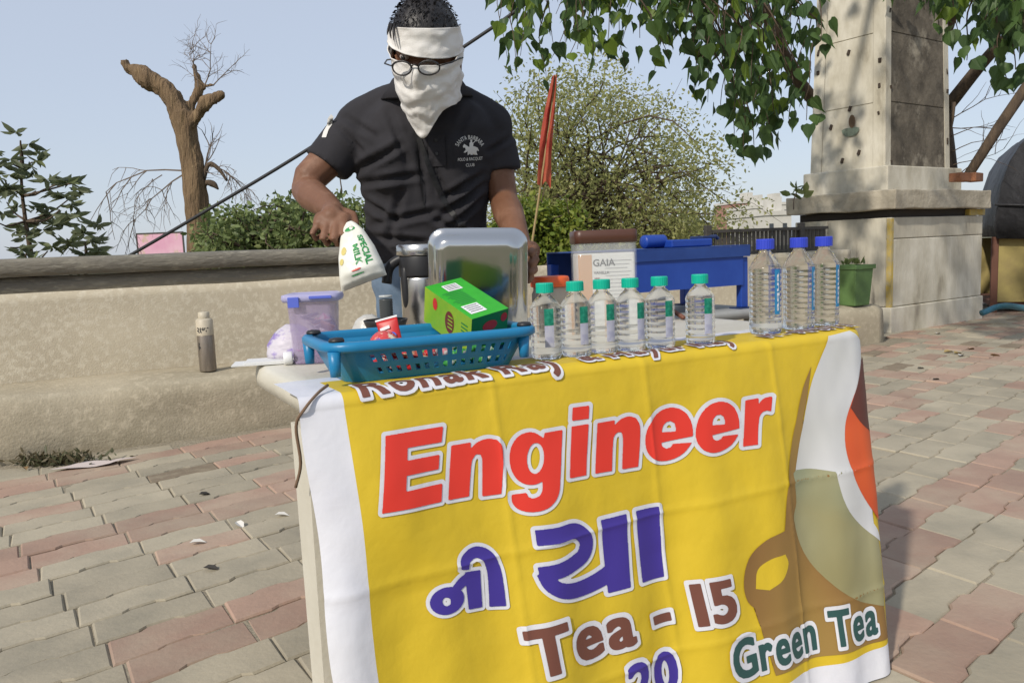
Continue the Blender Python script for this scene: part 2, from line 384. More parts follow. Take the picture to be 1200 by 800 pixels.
obj('green_plaque', ([(X0-.018+.002*i, .60+.10*math.cos(a)*(1+.2*math.sin(3*a)), 1.97+.055*math.sin(a)*(1+.25*math.cos(2*a))) for i, a in [(0, 2*math.pi*k/14) for k in range(14)]], [tuple(reversed(range(14)))]),
    mat('verdigris', (.20, .25, .19), .8, (.12, .14, .11), 30), ped)
obj('brown_figure', ([(X0-.021, .58+.04*math.cos(a), 2.07+.065*math.sin(a)) for a in [2*math.pi*k/12 for k in range(12)]], [tuple(reversed(range(12)))]),
    mat('brown_stain', (.13, .085, .05), .9), ped)
# green planter on the end of the ledge
m_green = mat('green_plastic', (.105, .19, .06), .6, (.08, .15, .05), 5, bump=.1, bscale=30)
pl = min((WO+wu*k+wv*.13+Vector((0, 0, .338)) for k in np.linspace(4, 6.5, 300)), key=lambda q: abs(proj(q)[0]-999))
plant = thing('planter', 'green square plastic planter on the wall ledge beside the pedestal', 'planter', pl, R(30)); plant.scale = (.85, .85, .92)
s_ = .092*pl.y/5.0
gp = frustum(.115, .115, .14, .14, 0, .36, .012)
obj('pot', gp, m_green, plant); obj('rim', join(box(-.155, .155, -.155, -.128, .345, .385, .004), box(-.155, .155, .128, .155, .345, .385, .004), box(-.155, -.1285, -.127, .127, .346, .384, .003), box(.1285, .155, -.127, .127, .346, .384, .003)), m_green, plant)
obj('soil', box(-.125, .125, -.125, .125, .33, .372), m_joint, plant)
# ------------------------------------------------------------------ leaves and trees
LEAF = {  # outline of half a leaf: (along, across), stem to tip
 'heart': [(0, 0), (-.05, .22), (.08, .42), (.32, .46), (.58, .29), (.80, .09), (1.12, 0)],
 'oval': [(0, 0), (.25, .22), (.6, .24), (1, 0)],
 'lance': [(0, 0), (.35, .16), (.7, .13), (1, 0)],
 'tiny': [(0, 0), (.5, .3), (1, 0)]}
def leaf_geo(kind, fold=.25, droop=.15):
    pts = LEAF[kind]; n = len(pts)
    V = [(a, 0, -droop*a*a) for a, _ in (pts[0], pts[-1])]
    L = [(a, b, fold*b-droop*a*a) for a, b in pts[1:-1]]; Rr = [(a, -b, fold*b-droop*a*a) for a, b in pts[1:-1]]
    V = [V[0]]+L+[V[1]]+Rr; k = len(L)
    return V, [tuple([0]+[1+i for i in range(k)]+[k+1])[::-1], tuple([0]+[k+2+i for i in range(k)]+[k+1])]
def leaves_mesh(name, pos, dirs, size, kind, mats, mi, fold=.25, droop=.15):
    V0, F0 = leaf_geo(kind, fold, droop); V0 = np.array(V0); n = len(pos); pos = np.array(pos); d = np.array(dirs); d /= np.linalg.norm(d, axis=1)[:, None]
    rv = rng.normal(size=(n, 3)); b = np.cross(d, rv); b /= np.linalg.norm(b, axis=1)[:, None]; c = np.cross(d, b)
    s = np.array(size)[:, None, None]
    VV = pos[:, None, :]+s*(V0[None, :, 0:1]*d[:, None, :]+V0[None, :, 1:2]*b[:, None, :]+V0[None, :, 2:3]*c[:, None, :])
    nv = len(V0); me = bpy.data.meshes.new(name)
    loops = np.concatenate([np.array(f) for f in F0]); lens = np.array([len(f) for f in F0])
    me.vertices.add(n*nv); me.vertices.foreach_set('co', VV.reshape(-1))
    al = (loops[None, :]+(np.arange(n)*nv)[:, None]).reshape(-1)
    me.loops.add(len(al)); me.loops.foreach_set('vertex_index', al.astype(np.int32))
    tl = np.tile(lens, n); st = np.concatenate([[0], np.cumsum(tl)[:-1]])
    me.polygons.add(len(tl)); me.polygons.foreach_set('loop_start', st.astype(np.int32))
    for mm in mats: me.materials.append(mm)
    me.polygons.foreach_set('material_index', np.repeat(np.array(mi, dtype=np.int32), len(F0)))
    me.update(calc_edges=True); me.validate(); return me
def leafmat(n, c, tr=.35): return mat(n, c, .5, spec=.4, transl=tr)
m_bark = mat('bark', (.12, .085, .055), .95, (.075, .055, .04), 8, bump=.8, bscale=18, stretch=(3, 3, .6))
m_barkl = mat('pale_bark', (.23, .155, .085), .95, (.15, .10, .058), 5, bump=1.0, bscale=12, bdist=.05, col3=(.32, .23, .13), n3=6, mix3=(.58, .7), stretch=(3, 3, .5))
m_twig = mat('grey_twig', (.16, .125, .10), .9)
def wob(a, b, k, amp, sag=0):
    a, b = Vector(a), Vector(b); L = (b-a).length; out = []
    o = Vector([random.uniform(-1, 1) for _ in range(3)]); o2 = Vector([random.uniform(-1, 1) for _ in range(3)])
    for i in range(k+1):
        t = i/k; out.append(a+(b-a)*t+o*(amp*L*math.sin(math.pi*t))+o2*(amp*.5*L*math.sin(2*math.pi*t))+Vector((0, 0, -sag*L*math.sin(math.pi*t))))
    return out
def leafy_tree(name, label, base, fork, clumps, nleaf, lsize, kind, mats, trunk_r, bark, cat='tree', group=None, clump_r=.35, twr=.012, droop=.5, twigs=2):
    t = thing(name, label, cat, base, group=group); base = Vector(base); fork = Vector(fork)
    geos = [tube(wob((0, 0, -.1), fork-base, 5, .05), [trunk_r*1.2, trunk_r, trunk_r*.92, trunk_r*.88, trunk_r*.84, trunk_r*.8], 10)]
    pos, dirs, sz, mi = [], [], [], []; limbs = []
    for c in clumps:
        c = Vector(c)-base; f = fork-base
        a = f if not limbs or random.random() < .45 else random.choice(limbs)
        path = wob(a, c, 5, .09, -.06); limbs.append(path[3])
        geos.append(tube(path, [trunk_r*.5*(1-.15*i)*.55+twr*.4 for i in range(6)], 6))
        for q in range(twigs):
            e = c+Vector([random.gauss(0, 1) for _ in range(3)])*clump_r*.8
            geos.append(tube(wob(path[random.choice((3, 4, 5))], e, 3, .12), [twr, twr*.8, twr*.6, twr*.4], 4))
        for i in range(nleaf):
            v = Vector([random.gauss(0, 1) for _ in range(3)]); v = v.normalized()*clump_r*random.random()**.45
            v.z *= .75
            pos.append(tuple(c+v)); d = v.normalized()*.7+Vector([random.gauss(0, .6) for _ in range(3)])+Vector((0, 0, -droop)); dirs.append(tuple(d))
            sz.append(lsize*random.uniform(.65, 1.25)); mi.append(random.choices(range(len(mats)), weights=[4, 3, 1.5][:len(mats)])[0])
    obj('trunk', join(*geos), bark, t, smooth=True)
    cr = link('crown', leaves_mesh('crown', pos, dirs, sz, kind, mats, mi), t); cr['kind'] = 'stuff'
    return t
# --- sparse yellow-green tree in the middle background
yg = [leafmat('thorn_leaf_a', (.36, .37, .14), .5), leafmat('thorn_leaf_b', (.29, .31, .12), .5), leafmat('thorn_leaf_c', (.44, .43, .18), .5)]
cl = []
random.seed(21)
for i in range(150):
    while True:
        x, y = random.uniform(565, 870), random.uniform(88, 300)
        top = 85+max(0, abs(x-690)-40)*.75 if x > 690 else 88+max(0, 640-x)*.5
        if y > top and random.random() < .35+.65*(y-top)/180: break
    cl.append(PY(x, y, random.uniform(11.0, 14.5)))
leafy_tree('thorn_tree', 'sparse yellow green tree behind the wall between the person and the pillar', (1.35, 13, -.05), PY(690, 262, 13), cl, 190, .064, 'oval', yg, .075, m_bark, clump_r=.55, twr=.006, droop=.2, twigs=1)
gb = [leafmat('lime_leaf_a', (.20, .25, .035)), leafmat('lime_leaf_b', (.13, .185, .03)), leafmat('lime_leaf_c', (.28, .31, .06))]
cl = [PY(random.uniform(590, 665), random.uniform(248, 300), random.uniform(8.6, 9.6)) for _ in range(34)]
leafy_tree('lime_bush', 'dense lime green bush just behind the wall at the flag pole', (.45, 9, -.05), (.45, 9, .5), cl, 170, .075, 'oval', gb, .05, m_bark, cat='bush', clump_r=.26)
cl = [PY(random.uniform(700, 830), random.uniform(262, 300), random.uniform(15, 17)) for _ in range(26)]
leafy_tree('low_bush', 'low olive green bush behind the blue stand', (2.6, 16, -.05), (2.6, 16, .5), cl, 90, .11, 'oval', yg, .06, m_bark, cat='bush', clump_r=.5)
# --- leafy bush behind the dead tree
gm = [leafmat('bush_leaf_a', (.17, .22, .075)), leafmat('bush_leaf_b', (.12, .16, .055)), leafmat('bush_leaf_c', (.25, .29, .11))]
cl = []
for i in range(80):
    x = random.uniform(246, 425); top = 232+max(0, 285-x)*.35+abs(math.sin(x*.07))*8
    cl.append(PY(x, random.uniform(top+4, 305), random.uniform(8.6, 10.2)))
leafy_tree('broad_bush', 'broad green bush behind the wall between the dead tree and the person', (-2.4, 9.4, -.05), (-2.4, 9.4, .5), cl, 110, .08, 'oval', gm, .06, m_bark, cat='bush', clump_r=.26)
# --- small whorled tree at the far left
gd = [leafmat('whorl_leaf_a', (.18, .205, .115), .5), leafmat('whorl_leaf_b', (.14, .165, .09), .5), leafmat('whorl_leaf_c', (.17, .20, .09))]  # leaf colours raised above real foliage to carry the pale haze
def whorled(name, label, base, top, px, Y, n, size):
    t = thing(name, label, 'tree', base); b = Vector(base); pos, dirs, sz, mi, geos = [], [], [], [], []
    tp = wob((0, 0, -.1), Vector(top)-b, 8, .03); geos.append(tube(tp, [.05-.005*i for i in range(9)], 8))
    for (x, y) in px:
        c = PY(x, y, Y+random.uniform(-.6, .6))-b
        a = min(tp, key=lambda q: abs(q.z-(c.z-.12))); geos.append(tube(wob(a, c, 4, .07, .05), [.018, .015, .012, .01, .008], 5))
        for r in range(3):
            cc = c+Vector([random.gauss(0, .11) for _ in range(3)])*1.1
            for i in range(n):
                an = random.uniform(0, 6.28); d = Vector((math.cos(an), math.sin(an), random.uniform(-.45, .35)))
                pos.append(tuple(cc)); dirs.append(tuple(d)); sz.append(size*random.uniform(.6, 1.15)); mi.append(random.choice((0, 0, 1, 1, 2)))
    obj('trunk', join(*geos), m_bark, t, smooth=True); cr = link('crown', leaves_mesh('crown', pos, dirs, sz, 'lance', gd, mi, .15, .35), t); cr['kind'] = 'stuff'
random.seed(5)
whorled('whorled_tree', 'slim tree with whorls of drooping leaves at the far left', (-6.0, 10, -.05), PY(24, 165, 10),
    [(24, 165), (15, 192), (38, 190), (86, 213), (80, 234), (92, 215), (22, 217), (42, 224), (60, 252), (30, 264), (8, 237), (56, 294), (5, 210), (70, 246), (12, 290), (0, 262), (32, 292), (48, 262)], 10, 9, .19)
whorled('young_whorled_tree', 'small low tree with whorled leaves left of the pink billboard', (-5.6, 10.6, -.05), PY(100, 284, 10.6), [(100, 286), (118, 292), (84, 296), (110, 300)], 10.6, 12, .22)
# --- dead, lopped tree
random.seed(11)
DY = 11.0
dead = thing('dead_tree', 'lopped dead tree with a bare forked brown trunk and hanging dry twigs', 'tree', PY(235, 300, DY)*1.0)
dead.location.z = 0; db = Vector(dead.location)
D = lambda x, y, dy=0: PY(x, y, DY+dy)-db
def limb(pts, rad, n=14, k=4):
    pth = smooth_path([tuple(D(*p))+(r,) for p, r in zip(pts, rad)], k)
    g = tube([q[:3] for q in pth], [q[3] for q in pth], n)
    return g
sc = DY/F_PX
_sc = sc; sc = sc*.84
gs = [limb([(237, 420), (235, 300), (229, 220), (219, 160), (214, 132)], [19*sc, 16.5*sc, 14.5*sc, 14*sc, 15*sc]),
      limb([(216, 150), (206, 122), (190, 101), (172, 92), (160, 84), (149, 78), (144, 71)], [13*sc, 13*sc, 13*sc, 12.5*sc, 10*sc, 8*sc, 6*sc]),
      limb([(219, 158, 0), (228, 140, -.05), (238, 124, -.1), (251, 115, -.1), (264, 110, -.1)], [9*sc, 8.5*sc, 8*sc, 7.5*sc, 6*sc]),
      limb([(216, 150), (224, 122, .1), (233, 105, .15), (240, 101, .15), (254, 100, .15)], [6.5*sc, 5*sc, 4*sc, 3.5*sc, 2.6*sc]),
      limb([(236, 104, .15), (233, 96, .15), (228, 84, .15), (227, 78, .15), (231, 77, .15)], [4*sc, 3.4*sc, 3.2*sc, 4*sc, 3*sc]),
      limb([(188, 99), (186, 92), (190, 97)], [4*sc, 3*sc, 2*sc])]
Vt, Nt, Ft = union(gs, .028, 2)
Vt = [tuple(Vector(v)+Vector(nn)*(.045*nz(v[0]*5, v[1]*5, v[2]*1.3)+.03*nz(v[0]*15, v[1]*15, v[2]*2.2)+.014*nz(v[0]*40, v[1]*40, v[2]*5))) for v, nn in zip(Vt, Nt)]
obj('trunk', (Vt, Ft), m_barkl, dead, smooth=True)
def drytwig(p, d, L, r, depth, out, grav):
    p = Vector(p); d = Vector(d).normalized(); pts = [p]; k = 5
    for i in range(k):
        d = (d+Vector([random.gauss(0, .16) for _ in range(3)])+Vector((0, 0, grav))).normalized(); pts.append(pts[-1]+d*(L/k))
    out.append(tube(pts, [r*.68*(1-.13*i) for i in range(k+1)], 4))
    if depth:
        for i in range(1, k+1):
            for _ in range(2 if depth > 1 else 1):
                if random.random() < .85:
                    drytwig(pts[i], d+Vector([random.gauss(0, .75) for _ in range(3)]), L*random.uniform(.45, .7), r*.55, depth-1, out, grav)
tg = []
drytwig(D(213, 200), (-1, 0, .05), 1.15, .022, 2, tg, -.10); drytwig(D(214, 205), (-1, .3, -.1), .9, .018, 2, tg, -.2)
drytwig(D(190, 205), (-.6, -.3, -.5), .7, .013, 2, tg, -.2)
drytwig(D(232, 102), (-.1, 0, 1), .55, .014, 2, tg, .02); drytwig(D(240, 100), (.5, 0, .9), .55, .014, 2, tg, 0); drytwig(D(250, 100), (.9, .2, .5), .45, .012, 2, tg, 0); drytwig(D(228, 80), (-.5, 0, .8), .35, .01, 2, tg, 0)
drytwig(D(236, 222), (.5, 0, 1), .6, .024, 2, tg, .1); drytwig(D(246, 195), (1, 0, -.1), .5, .018, 2, tg, -.25); drytwig(D(262, 200), (.6, .2, -.6), .5, .013, 2, tg, -.1)
obj('dry_twigs', join(*tg), m_twig, dead)
obj('snag', join(limb([(238, 210), (243, 195), (248, 192), (258, 200), (266, 212)], [4*sc, 3*sc, 3*sc, 2.6*sc, 1.5*sc], 6), limb([(237, 220), (242, 214), (250, 216), (256, 222)], [4*sc, 4*sc, 4.5*sc, 1*sc], 6)), m_bark, dead, smooth=True)

# --- peepal tree: trunk behind the pedestal, limbs over it, heart leaves hanging into the picture
random.seed(31)
pe = thing('peepal_tree', 'large peepal tree with hanging heart shaped leaves over the pillar', 'tree', (5.75, 10.4, 0)); pb = Vector(pe.location)
q = lambda *p: Vector(p)-pb
lims = [
 [(5.75, 10.4, -.1), (5.65, 10.35, 1.0), (5.45, 10.2, 2.0), (5.2, 10.0, 2.9), (4.9, 9.6, 3.8)],
 [(5.5, 10.25, 1.7), (4.6, 10.15, 2.1), (3.7, 9.7, 2.5), (3.05, 9.0, 2.95), (2.2, 7.6, 3.5), (1.3, 6.6, 3.8), (.4, 6.2, 3.6)],
 [(5.2, 10.0, 2.9), (5.0, 9.0, 3.6), (4.7, 7.6, 4.0), (4.3, 6.2, 3.9), (3.8, 5.2, 3.7)],
 [(4.9, 9.6, 3.8), (3.9, 8.3, 4.5), (2.8, 6.8, 4.6), (1.8, 5.8, 4.4)],
 [(5.4, 10.1, 2.4), (5.7, 9.3, 3.1), (6.0, 8.2, 3.4), (5.8, 7.0, 3.3)]]
lrad = [[.17, .15, .14, .13, .10], [.10, .085, .075, .065, .05, .035, .02], [.09, .075, .06, .045, .03], [.08, .065, .045, .025], [.08, .06, .045, .03]]
tg = []; anchors = []
for L, rr in zip(lims, lrad):
    pth = smooth_path([tuple(q(*p))+(r,) for p, r in zip(L, rr)], 5)
    tg.append(tube([p[:3] for p in pth], [p[3] for p in pth], 10)); anchors += [Vector(p[:3]) for p in pth[6:]]
obj('trunk', join(*tg), m_bark, pe, smooth=True)
hem = [(580, 45), (600, 95), (625, 112), (650, 118), (672, 85), (690, 100), (715, 118), (735, 118), (760, 108), (785, 140), (815, 128), (830, 138), (858, 155), (872, 195), (888, 198), (905, 175), (925, 160), (955, 148), (962, 140), (1000, 10), (1040, 20), (1075, 60), (1105, 66), (1130, 82), (1160, 75), (1185, 108), (1215, 100)]
twg = []; lp, ldv, lsz = [], [], []
def twig(bx, by, Y, nl, px_len, side=0):
    e = PY(bx, by-14, Y)-pb; s = PY(bx+side, by-px_len, Y+random.uniform(-.15, .15))-pb
    pth = wob(s, e, 6, .06); a = min(anchors, key=lambda v: (v-s).length+random.random()*.8)
    twg.append(tube(wob(a, s, 5, .06, -.05), [.010, .009, .008, .007, .006, .005], 5)); twg.append(tube(pth, [.005, .0045, .004, .0038, .0034, .003, .0025], 4))
    for i in range(nl):
        t = (i+random.random())/nl; p = s+(e-s)*t+Vector([random.gauss(0, .05) for _ in range(3)])
        lp.append(tuple(p)); ldv.append((random.gauss(0, .38), random.gauss(0, .38), -1)); lsz.append(random.uniform(.08, .125))
def hemy(x): return float(np.interp(x, [h[0] for h in hem], [h[1] for h in hem]))
for i in range(215):
    u_ = random.random()
    x = random.uniform(585, 680) if u_ < .12 else (random.uniform(675, 965) if u_ < .76 else random.uniform(1040, 1215))
    hy = hemy(x); y = hy+2-random.random()**.75*(hy+35)
    near = x > 1040
    Y = random.uniform(4.6, 6.2) if near else random.uniform(5.2, 7.4)
    if 1000 < x < 1115: Y = random.uniform(5.0, 6.4)
    twig(x, y, Y, random.randint(6, 11) if x > 680 else random.randint(4, 7), random.uniform(60, 130), random.uniform(-25, 25))
for x, y in ((872, 192), (884, 196), (893, 188), (905, 176), (860, 178), (925, 160), (945, 155), (815, 128), (640, 105), (605, 92), (1180, 108), (1190, 96), (1133, 85)):
    twig(x, y, random.uniform(4.6, 5.2) if x > 1100 else random.uniform(5.6, 6.6), 7, 70, random.uniform(-10, 10))
ntw = len(lp)
for i in range(420):          # upper canopy, mostly above the picture; it throws the dapples on the pillar
    a = random.choice(anchors); p = a+Vector((random.gauss(0, .75), random.gauss(0, .75), abs(random.gauss(0, .55))+.05))
    px_ = proj(p+pb)
    if px_[1] > -10 and px_[0] < 1300: continue
    lp.append(tuple(p)); ldv.append((random.gauss(0, .6), random.gauss(0, .6), -.8)); lsz.append(random.uniform(.12, .19))
obj('branches', join(*twg), m_bark, pe, smooth=True)
pm = [leafmat('peepal_leaf', (.08, .14, .04), .4), leafmat('peepal_leaf_dark', (.052, .098, .032), .35), leafmat('peepal_leaf_sunlit', (.16, .24, .035), .5)]  # third material has sunlight through the leaf put into its colour
crown = obj('crown', ([(0, 0, 0)], []), pm, pe)
order = sorted(range(len(lp)), key=lambda i: (0 if (-20 < proj(Vector(lp[i])+pb)[0] < 1220 and -20 < proj(Vector(lp[i])+pb)[1] < 300) else 1, (Vector(lp[i])+pb).y/lsz[i]))
hv = [[mesh('leaf', *leaf_geo('heart', f, d), mm) for f, d in ((.15, .1), (.35, .2), (.05, .3))] for mm in pm]
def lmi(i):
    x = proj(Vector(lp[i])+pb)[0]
    return random.choices((0, 1, 2), weights=(3, 1.5, 2.6 if x < 760 else .55))[0]  # sunlit leaf colour chosen more often toward the left
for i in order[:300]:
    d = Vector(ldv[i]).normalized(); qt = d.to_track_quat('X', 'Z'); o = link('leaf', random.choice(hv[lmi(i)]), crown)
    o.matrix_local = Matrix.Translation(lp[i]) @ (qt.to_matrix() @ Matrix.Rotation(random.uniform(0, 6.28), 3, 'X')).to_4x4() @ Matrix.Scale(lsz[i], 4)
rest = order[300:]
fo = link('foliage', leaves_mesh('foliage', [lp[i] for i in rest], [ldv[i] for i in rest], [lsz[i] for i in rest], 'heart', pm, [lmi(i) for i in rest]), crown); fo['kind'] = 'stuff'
crown.data = fo.data.copy() if False else crown.data
# stems with bare twigs growing behind the pillar
random.seed(3)
st = thing('bare_shrub', 'thin leafless stems and twigs sprouting behind the pillar', 'shrub', (5.0, 9.0, 1.32)); sb = Vector(st.location); tg = []
for x, y, x2, y2, r in ((1112, 205, 1108, 100, .05), (1112, 210, 1118, 120, .035), (1108, 190, 1100, 60, .03)):
    tg.append(tube(wob(PY(x, y, 9.0)-sb, PY(x2, y2, 9.0)-sb, 5, .05), [r, r*.95, r*.9, r*.8, r*.7, r*.6], 7))
for x, y, dx, dy in ((1112, 180, 1, .25), (1114, 160, 1, .6), (1114, 140, .9, .6), (1112, 195, 1, .3), (1116, 150, 1, .1), (1114, 210, 1, .4)):
    drytwig(PY(x, y, 9.0)-sb, (dx, 0, dy), random.uniform(.4, .8), .011, 1, tg, .02)
obj('stems', join(*tg), m_bark, st, smooth=True)
pole = obj('brown_pole', tube([PY(1133, 208, 8.75), PY(1170, 150, 8.7), PY(1215, 84, 8.6), PY(1290, -30, 8.4)], [.05, .055, .055, .05], 10), m_bark, smooth=True)
tag(pole, 'thick brown pole leaning up from the cornice to the right edge', 'pole')
br = obj('loose_bricks', ([], []), m_bark) if False else None
m_brick = mat('brick', (.33, .14, .07), .9, (.25, .12, .07), 14, bump=.3)
for i, (x, y) in enumerate(((1127, 213), (1140, 213))):
    o = obj('brick', fine(box(-.1, .1, -.05, .05, 0, .07, .006), .1), m_brick, loc=PZ(x, y, 1.345)+Vector((0, 0, .0)), rot=(0, 0, R(30+i*14)))
    tag(o, ('orange brick', 'second orange brick')[i]+(' on the cornice nearest the pillar', ' on the cornice at the foot of the leaning pole')[i], 'brick', 'bricks on the cornice')
# ------------------------------------------------------------------ cart with black cover at the right edge
cy = 9.6
cart = thing('covered_cart', 'yellow panelled cart with brown posts under a rounded black cover, right edge', 'cart', (PY(1152, 300, cy).x, cy, 0), R(-24))
m_cov = mat('black_tarpaulin', (.028, .028, .031), .55, (.045, .045, .05), 4, bump=.35, bscale=7, bdist=.06)
cx = lambda x: PY(x, 300, cy).x-cart.location.x
rs = []
for i in range(15):
    y = -.55+1.7*i/14; pinch = 1-.12*abs(i/7-1)**3
    ring = []
    for (x, z) in ((.02, .98), (.0, 1.1), (.03, 1.35), (.06, 1.55), (.14, 1.78), (.25, 1.96), (.38, 2.06), (.6, 2.12), (1.0, 2.14), (1.35, 2.1), (1.6, 1.9), (1.7, 1.5), (1.72, .98), (1.2, .955), (.6, .955)):
        z2 = z*1.05-.16
        ring.append((x*pinch+.05+.02*nz(x*4, y*4, z*3), y, z2*(1-.02*abs(i/7-1)**2)+.025*nz(x*3+5, y*5, z*4)))
    rs.append(ring)
obj('cover', rings(rs), m_cov, cart, smooth=True)
obj('seam', tube([(.035, -.56, 1.22), (.3, -.575, 1.2), (.8, -.575, 1.2), (1.7, -.56, 1.22)], .014, 6), m_cov, cart, smooth=True)
m_cart = mat('cart_yellow', (.36, .29, .10), .7, (.28, .22, .085), 5); m_post = mat('cart_brown', (.13, .055, .035), .7)
for i in range(5): obj('panel', box(.10+i*.34, .41+i*.34, -.44, -.41, .12, .84, .004), m_cart, cart)
for i in range(6): obj('post', box(.03+i*.34, .10+i*.34, -.47, -.40, .0, .86, .006), m_post, cart)
obj('tray', box(.03, 1.8, -.405, .95, .08, .13), m_post, cart); obj('back_panel', box(.05, 1.78, .95, .98, .08, .84), m_cart, cart)
pipe = obj('blue_pipe', tube(smooth_path([tuple(PZ(1150, 367, .12)), tuple(PZ(1175, 366, .12)+Vector((0, -.05, .07))), tuple(PZ(1240, 380, .12)+Vector((0, 0, .08)))], 5), .03, 10), mat('pipe_blue', (.06, .20, .28), .5), smooth=True)
tag(pipe, 'blue pipe lying in front of the yellow cart panels', 'pipe')
# ------------------------------------------------------------------ cable, billboard, flag, far buildings
cb_ = smooth_path([tuple(PY(120, 318, 6.6)), tuple(PY(240, 248, 6.4)), tuple(PY(372, 168, 6.3)), tuple(PY(560, 44, 6.2)), tuple(PY(625, -2, 6.15)), tuple(PY(760, -100, 6.0))], 6)
cab = obj('overhead_cable', tube(cb_, .013, 6), mat('cable_black', (.025, .025, .027), .6), smooth=True); tag(cab, 'black cable slanting up behind the person from wall to tree', 'cable')
bY = 40
bb = thing('billboard', 'small pink billboard behind the wall beside the dead tree', 'billboard', (PY(190, 285, bY).x, bY, 0), 0)
k = bY/F_PX; zc = PY(190, 286, bY).z
m_pink = mat('pink_poster', (.62, .30, .42), .6, (.70, .45, .52), .8, col3=(.42, .40, .18), n3=.9, mix3=(.56, .66))
obj('poster', box(-28*k, 24*k, -.02, .02, zc-14*k, zc+12*k), m_pink, bb); obj('frame', join(box(-29.5*k, 25.5*k, -.04, .04, zc+12*k, zc+13.6*k), box(-29.5*k, -28*k, -.04, .04, zc-14*k, zc+11.98*k), box(24*k, 25.5*k, -.04, .04, zc-14*k, zc+11.98*k)), m_iron, bb)
for x in (-20, 16): obj('post', box(x*k-.08, x*k+.08, .05, .2, -.1, zc+5*k), m_iron, bb)
fl = thing('red_flag', 'limp red flag on a thin bamboo pole above the lime bush', 'flag', PY(618, 320, 5.6)); fl.location.z = .82; fb = Vector(fl.location)
pp_ = [PY(620, 308, 5.6)-fb, PY(634, 215, 5.6)-fb, PY(642, 160, 5.6)-fb, PY(651, 88, 5.6)-fb]
obj('pole', tube([Vector((pp_[0].x-.01, 0, -.0))]+pp_, .008, 8), mat('bamboo', (.30, .22, .10), .7), fl, smooth=True)
FV, FF = [], []; NU, NV_ = 14, 24
for j in range(NV_):
    t = j/(NV_-1); pc = Vector(smooth_path([tuple(PY(650, 88, 5.58)-fb), tuple(PY(645, 130, 5.58)-fb), tuple(PY(641, 170, 5.58)-fb), tuple(PY(639, 214, 5.58)-fb)], 8)[min(24, int(t*24))])
    wdt = (.018+.035*math.sin(min(1, t*1.4)*math.pi*.5))*(1.0 if t < .85 else 1.1)
    for i in range(NU):
        s_ = i/(NU-1)-.5; fold = math.sin(s_*11+t*3.5+2*nz(t*3, s_*2, 1))*.022+.012*nz(s_*7, t*9, 4)
        FV.append((pc.x+s_*2*wdt*.8-.01*t, pc.y+fold+.01, pc.z+(-.05*abs(s_) if t > .8 else 0)+.015*math.sin(s_*9)*t))
for j in range(NV_-1):
    for i in range(NU-1): a = j*NU+i; FF.append((a, a+1, a+1+NU, a+NU))
obj('cloth', (FV, FF), mat('flag_red', (.40, .05, .035), .85, (.50, .13, .07), 9, transl=.3), fl, smooth=True)
m_white = mat('white_render', (.62, .60, .55), .9, (.5, .48, .43), .3); m_win = mat('dark_window', (.06, .07, .08), .3); m_brk = mat('reddish_render', (.36, .19, .15), .9)
def building(px0, px1, ytop, Y, mm, label, rows, cols, wins, depth=10):
    p0, p1 = PY(px0, 270, Y), PY(px1, 270, Y); top = PY((px0+px1)/2, ytop, Y).z; wd = p1.x-p0.x
    b = thing('far_building', label, 'building', (p0.x, Y, 0), R(10), 'buildings beyond the wall'); obj('wall', box(0, wd, 0, depth, -1, top), mm, b)
    obj('roof', join(box(-.15, wd+.15, -.15, depth+.15, top+.002, top+.5), box(wd*.55, wd*.8, 1, 4, top+.502, top+2.2)), m_white, b)
    dh = 3.0
    for r in range(rows):
        for c_ in range(cols):
            x = wd*(c_+.5)/cols; z = top-1.6-r*dh; ww = wd/cols*wins
            obj('window', box(x-ww/2, x+ww/2, -.06, .05, z-.75, z+.65), m_win, b)
building(896, 930, 252, 95, m_white, 'cream low house beyond the wall, nearest the pedestal', 1, 2, .3)
building(897, 925, 240, 150, m_white, 'white flat block directly behind the cream low house', 3, 5, .45)
building(862, 893, 238, 165, m_brk, 'reddish block beyond the wall half hidden by the tree', 4, 4, .4)
building(884, 902, 244, 130, m_white, 'pale narrow block between the red block and cream house', 3, 3, .4)
building(790, 815, 262, 170, m_white, 'low pale block glimpsed under the sparse tree', 2, 4, .4)
# ------------------------------------------------------------------ plastic table
TH = .74
TO = PZ(350, 468, TH); TO.z = 0; TA = R(28.7); TW, TD = 1.305, .575
tu = Vector((math.cos(TA), math.sin(TA), 0)); tv = Vector((-math.sin(TA), math.cos(TA), 0))
def T2W(x, y, z): return TO+tu*x+tv*y+Vector((0, 0, z))
def W2T(p): d = Vector(p)-TO; return Vector((d.dot(tu), d.dot(tv), d.z))
m_cream = mat('cream_plastic', (.62, .59, .50), .45, (.56, .53, .44), 6, bump=.08, bscale=80)
table = thing('plastic_table', 'cream moulded plastic table carrying the tea stall goods', 'table', TO, TA)
def rrect(x0, x1, y0, y1, r, n=6):
    out = []
    for cx_, cy_, a0 in ((x1-r, y0+r, -90), (x1-r, y1-r, 0), (x0+r, y1-r, 90), (x0+r, y0+r, 180)):
        for i in range(n+1): a = R(a0+90*i/n); out.append((cx_+r*math.cos(a), cy_+r*math.sin(a)))
    return out
def slab(levels, r, x0, x1, y0, y1):
    return rings([[(x, y, z) for x, y in rrect(x0+d, x1-d, y0+d, y1-d, max(.004, r-d))] for d, z in levels])
obj('tabletop', slab([(.05, TH-.02), (.010, TH-.046), (.002, TH-.045), (.0, TH-.026), (.003, TH-.008), (.012, TH-.001), (.04, TH)], 0.10, .03, TW, 0, TD), m_cream, table, smooth=True)
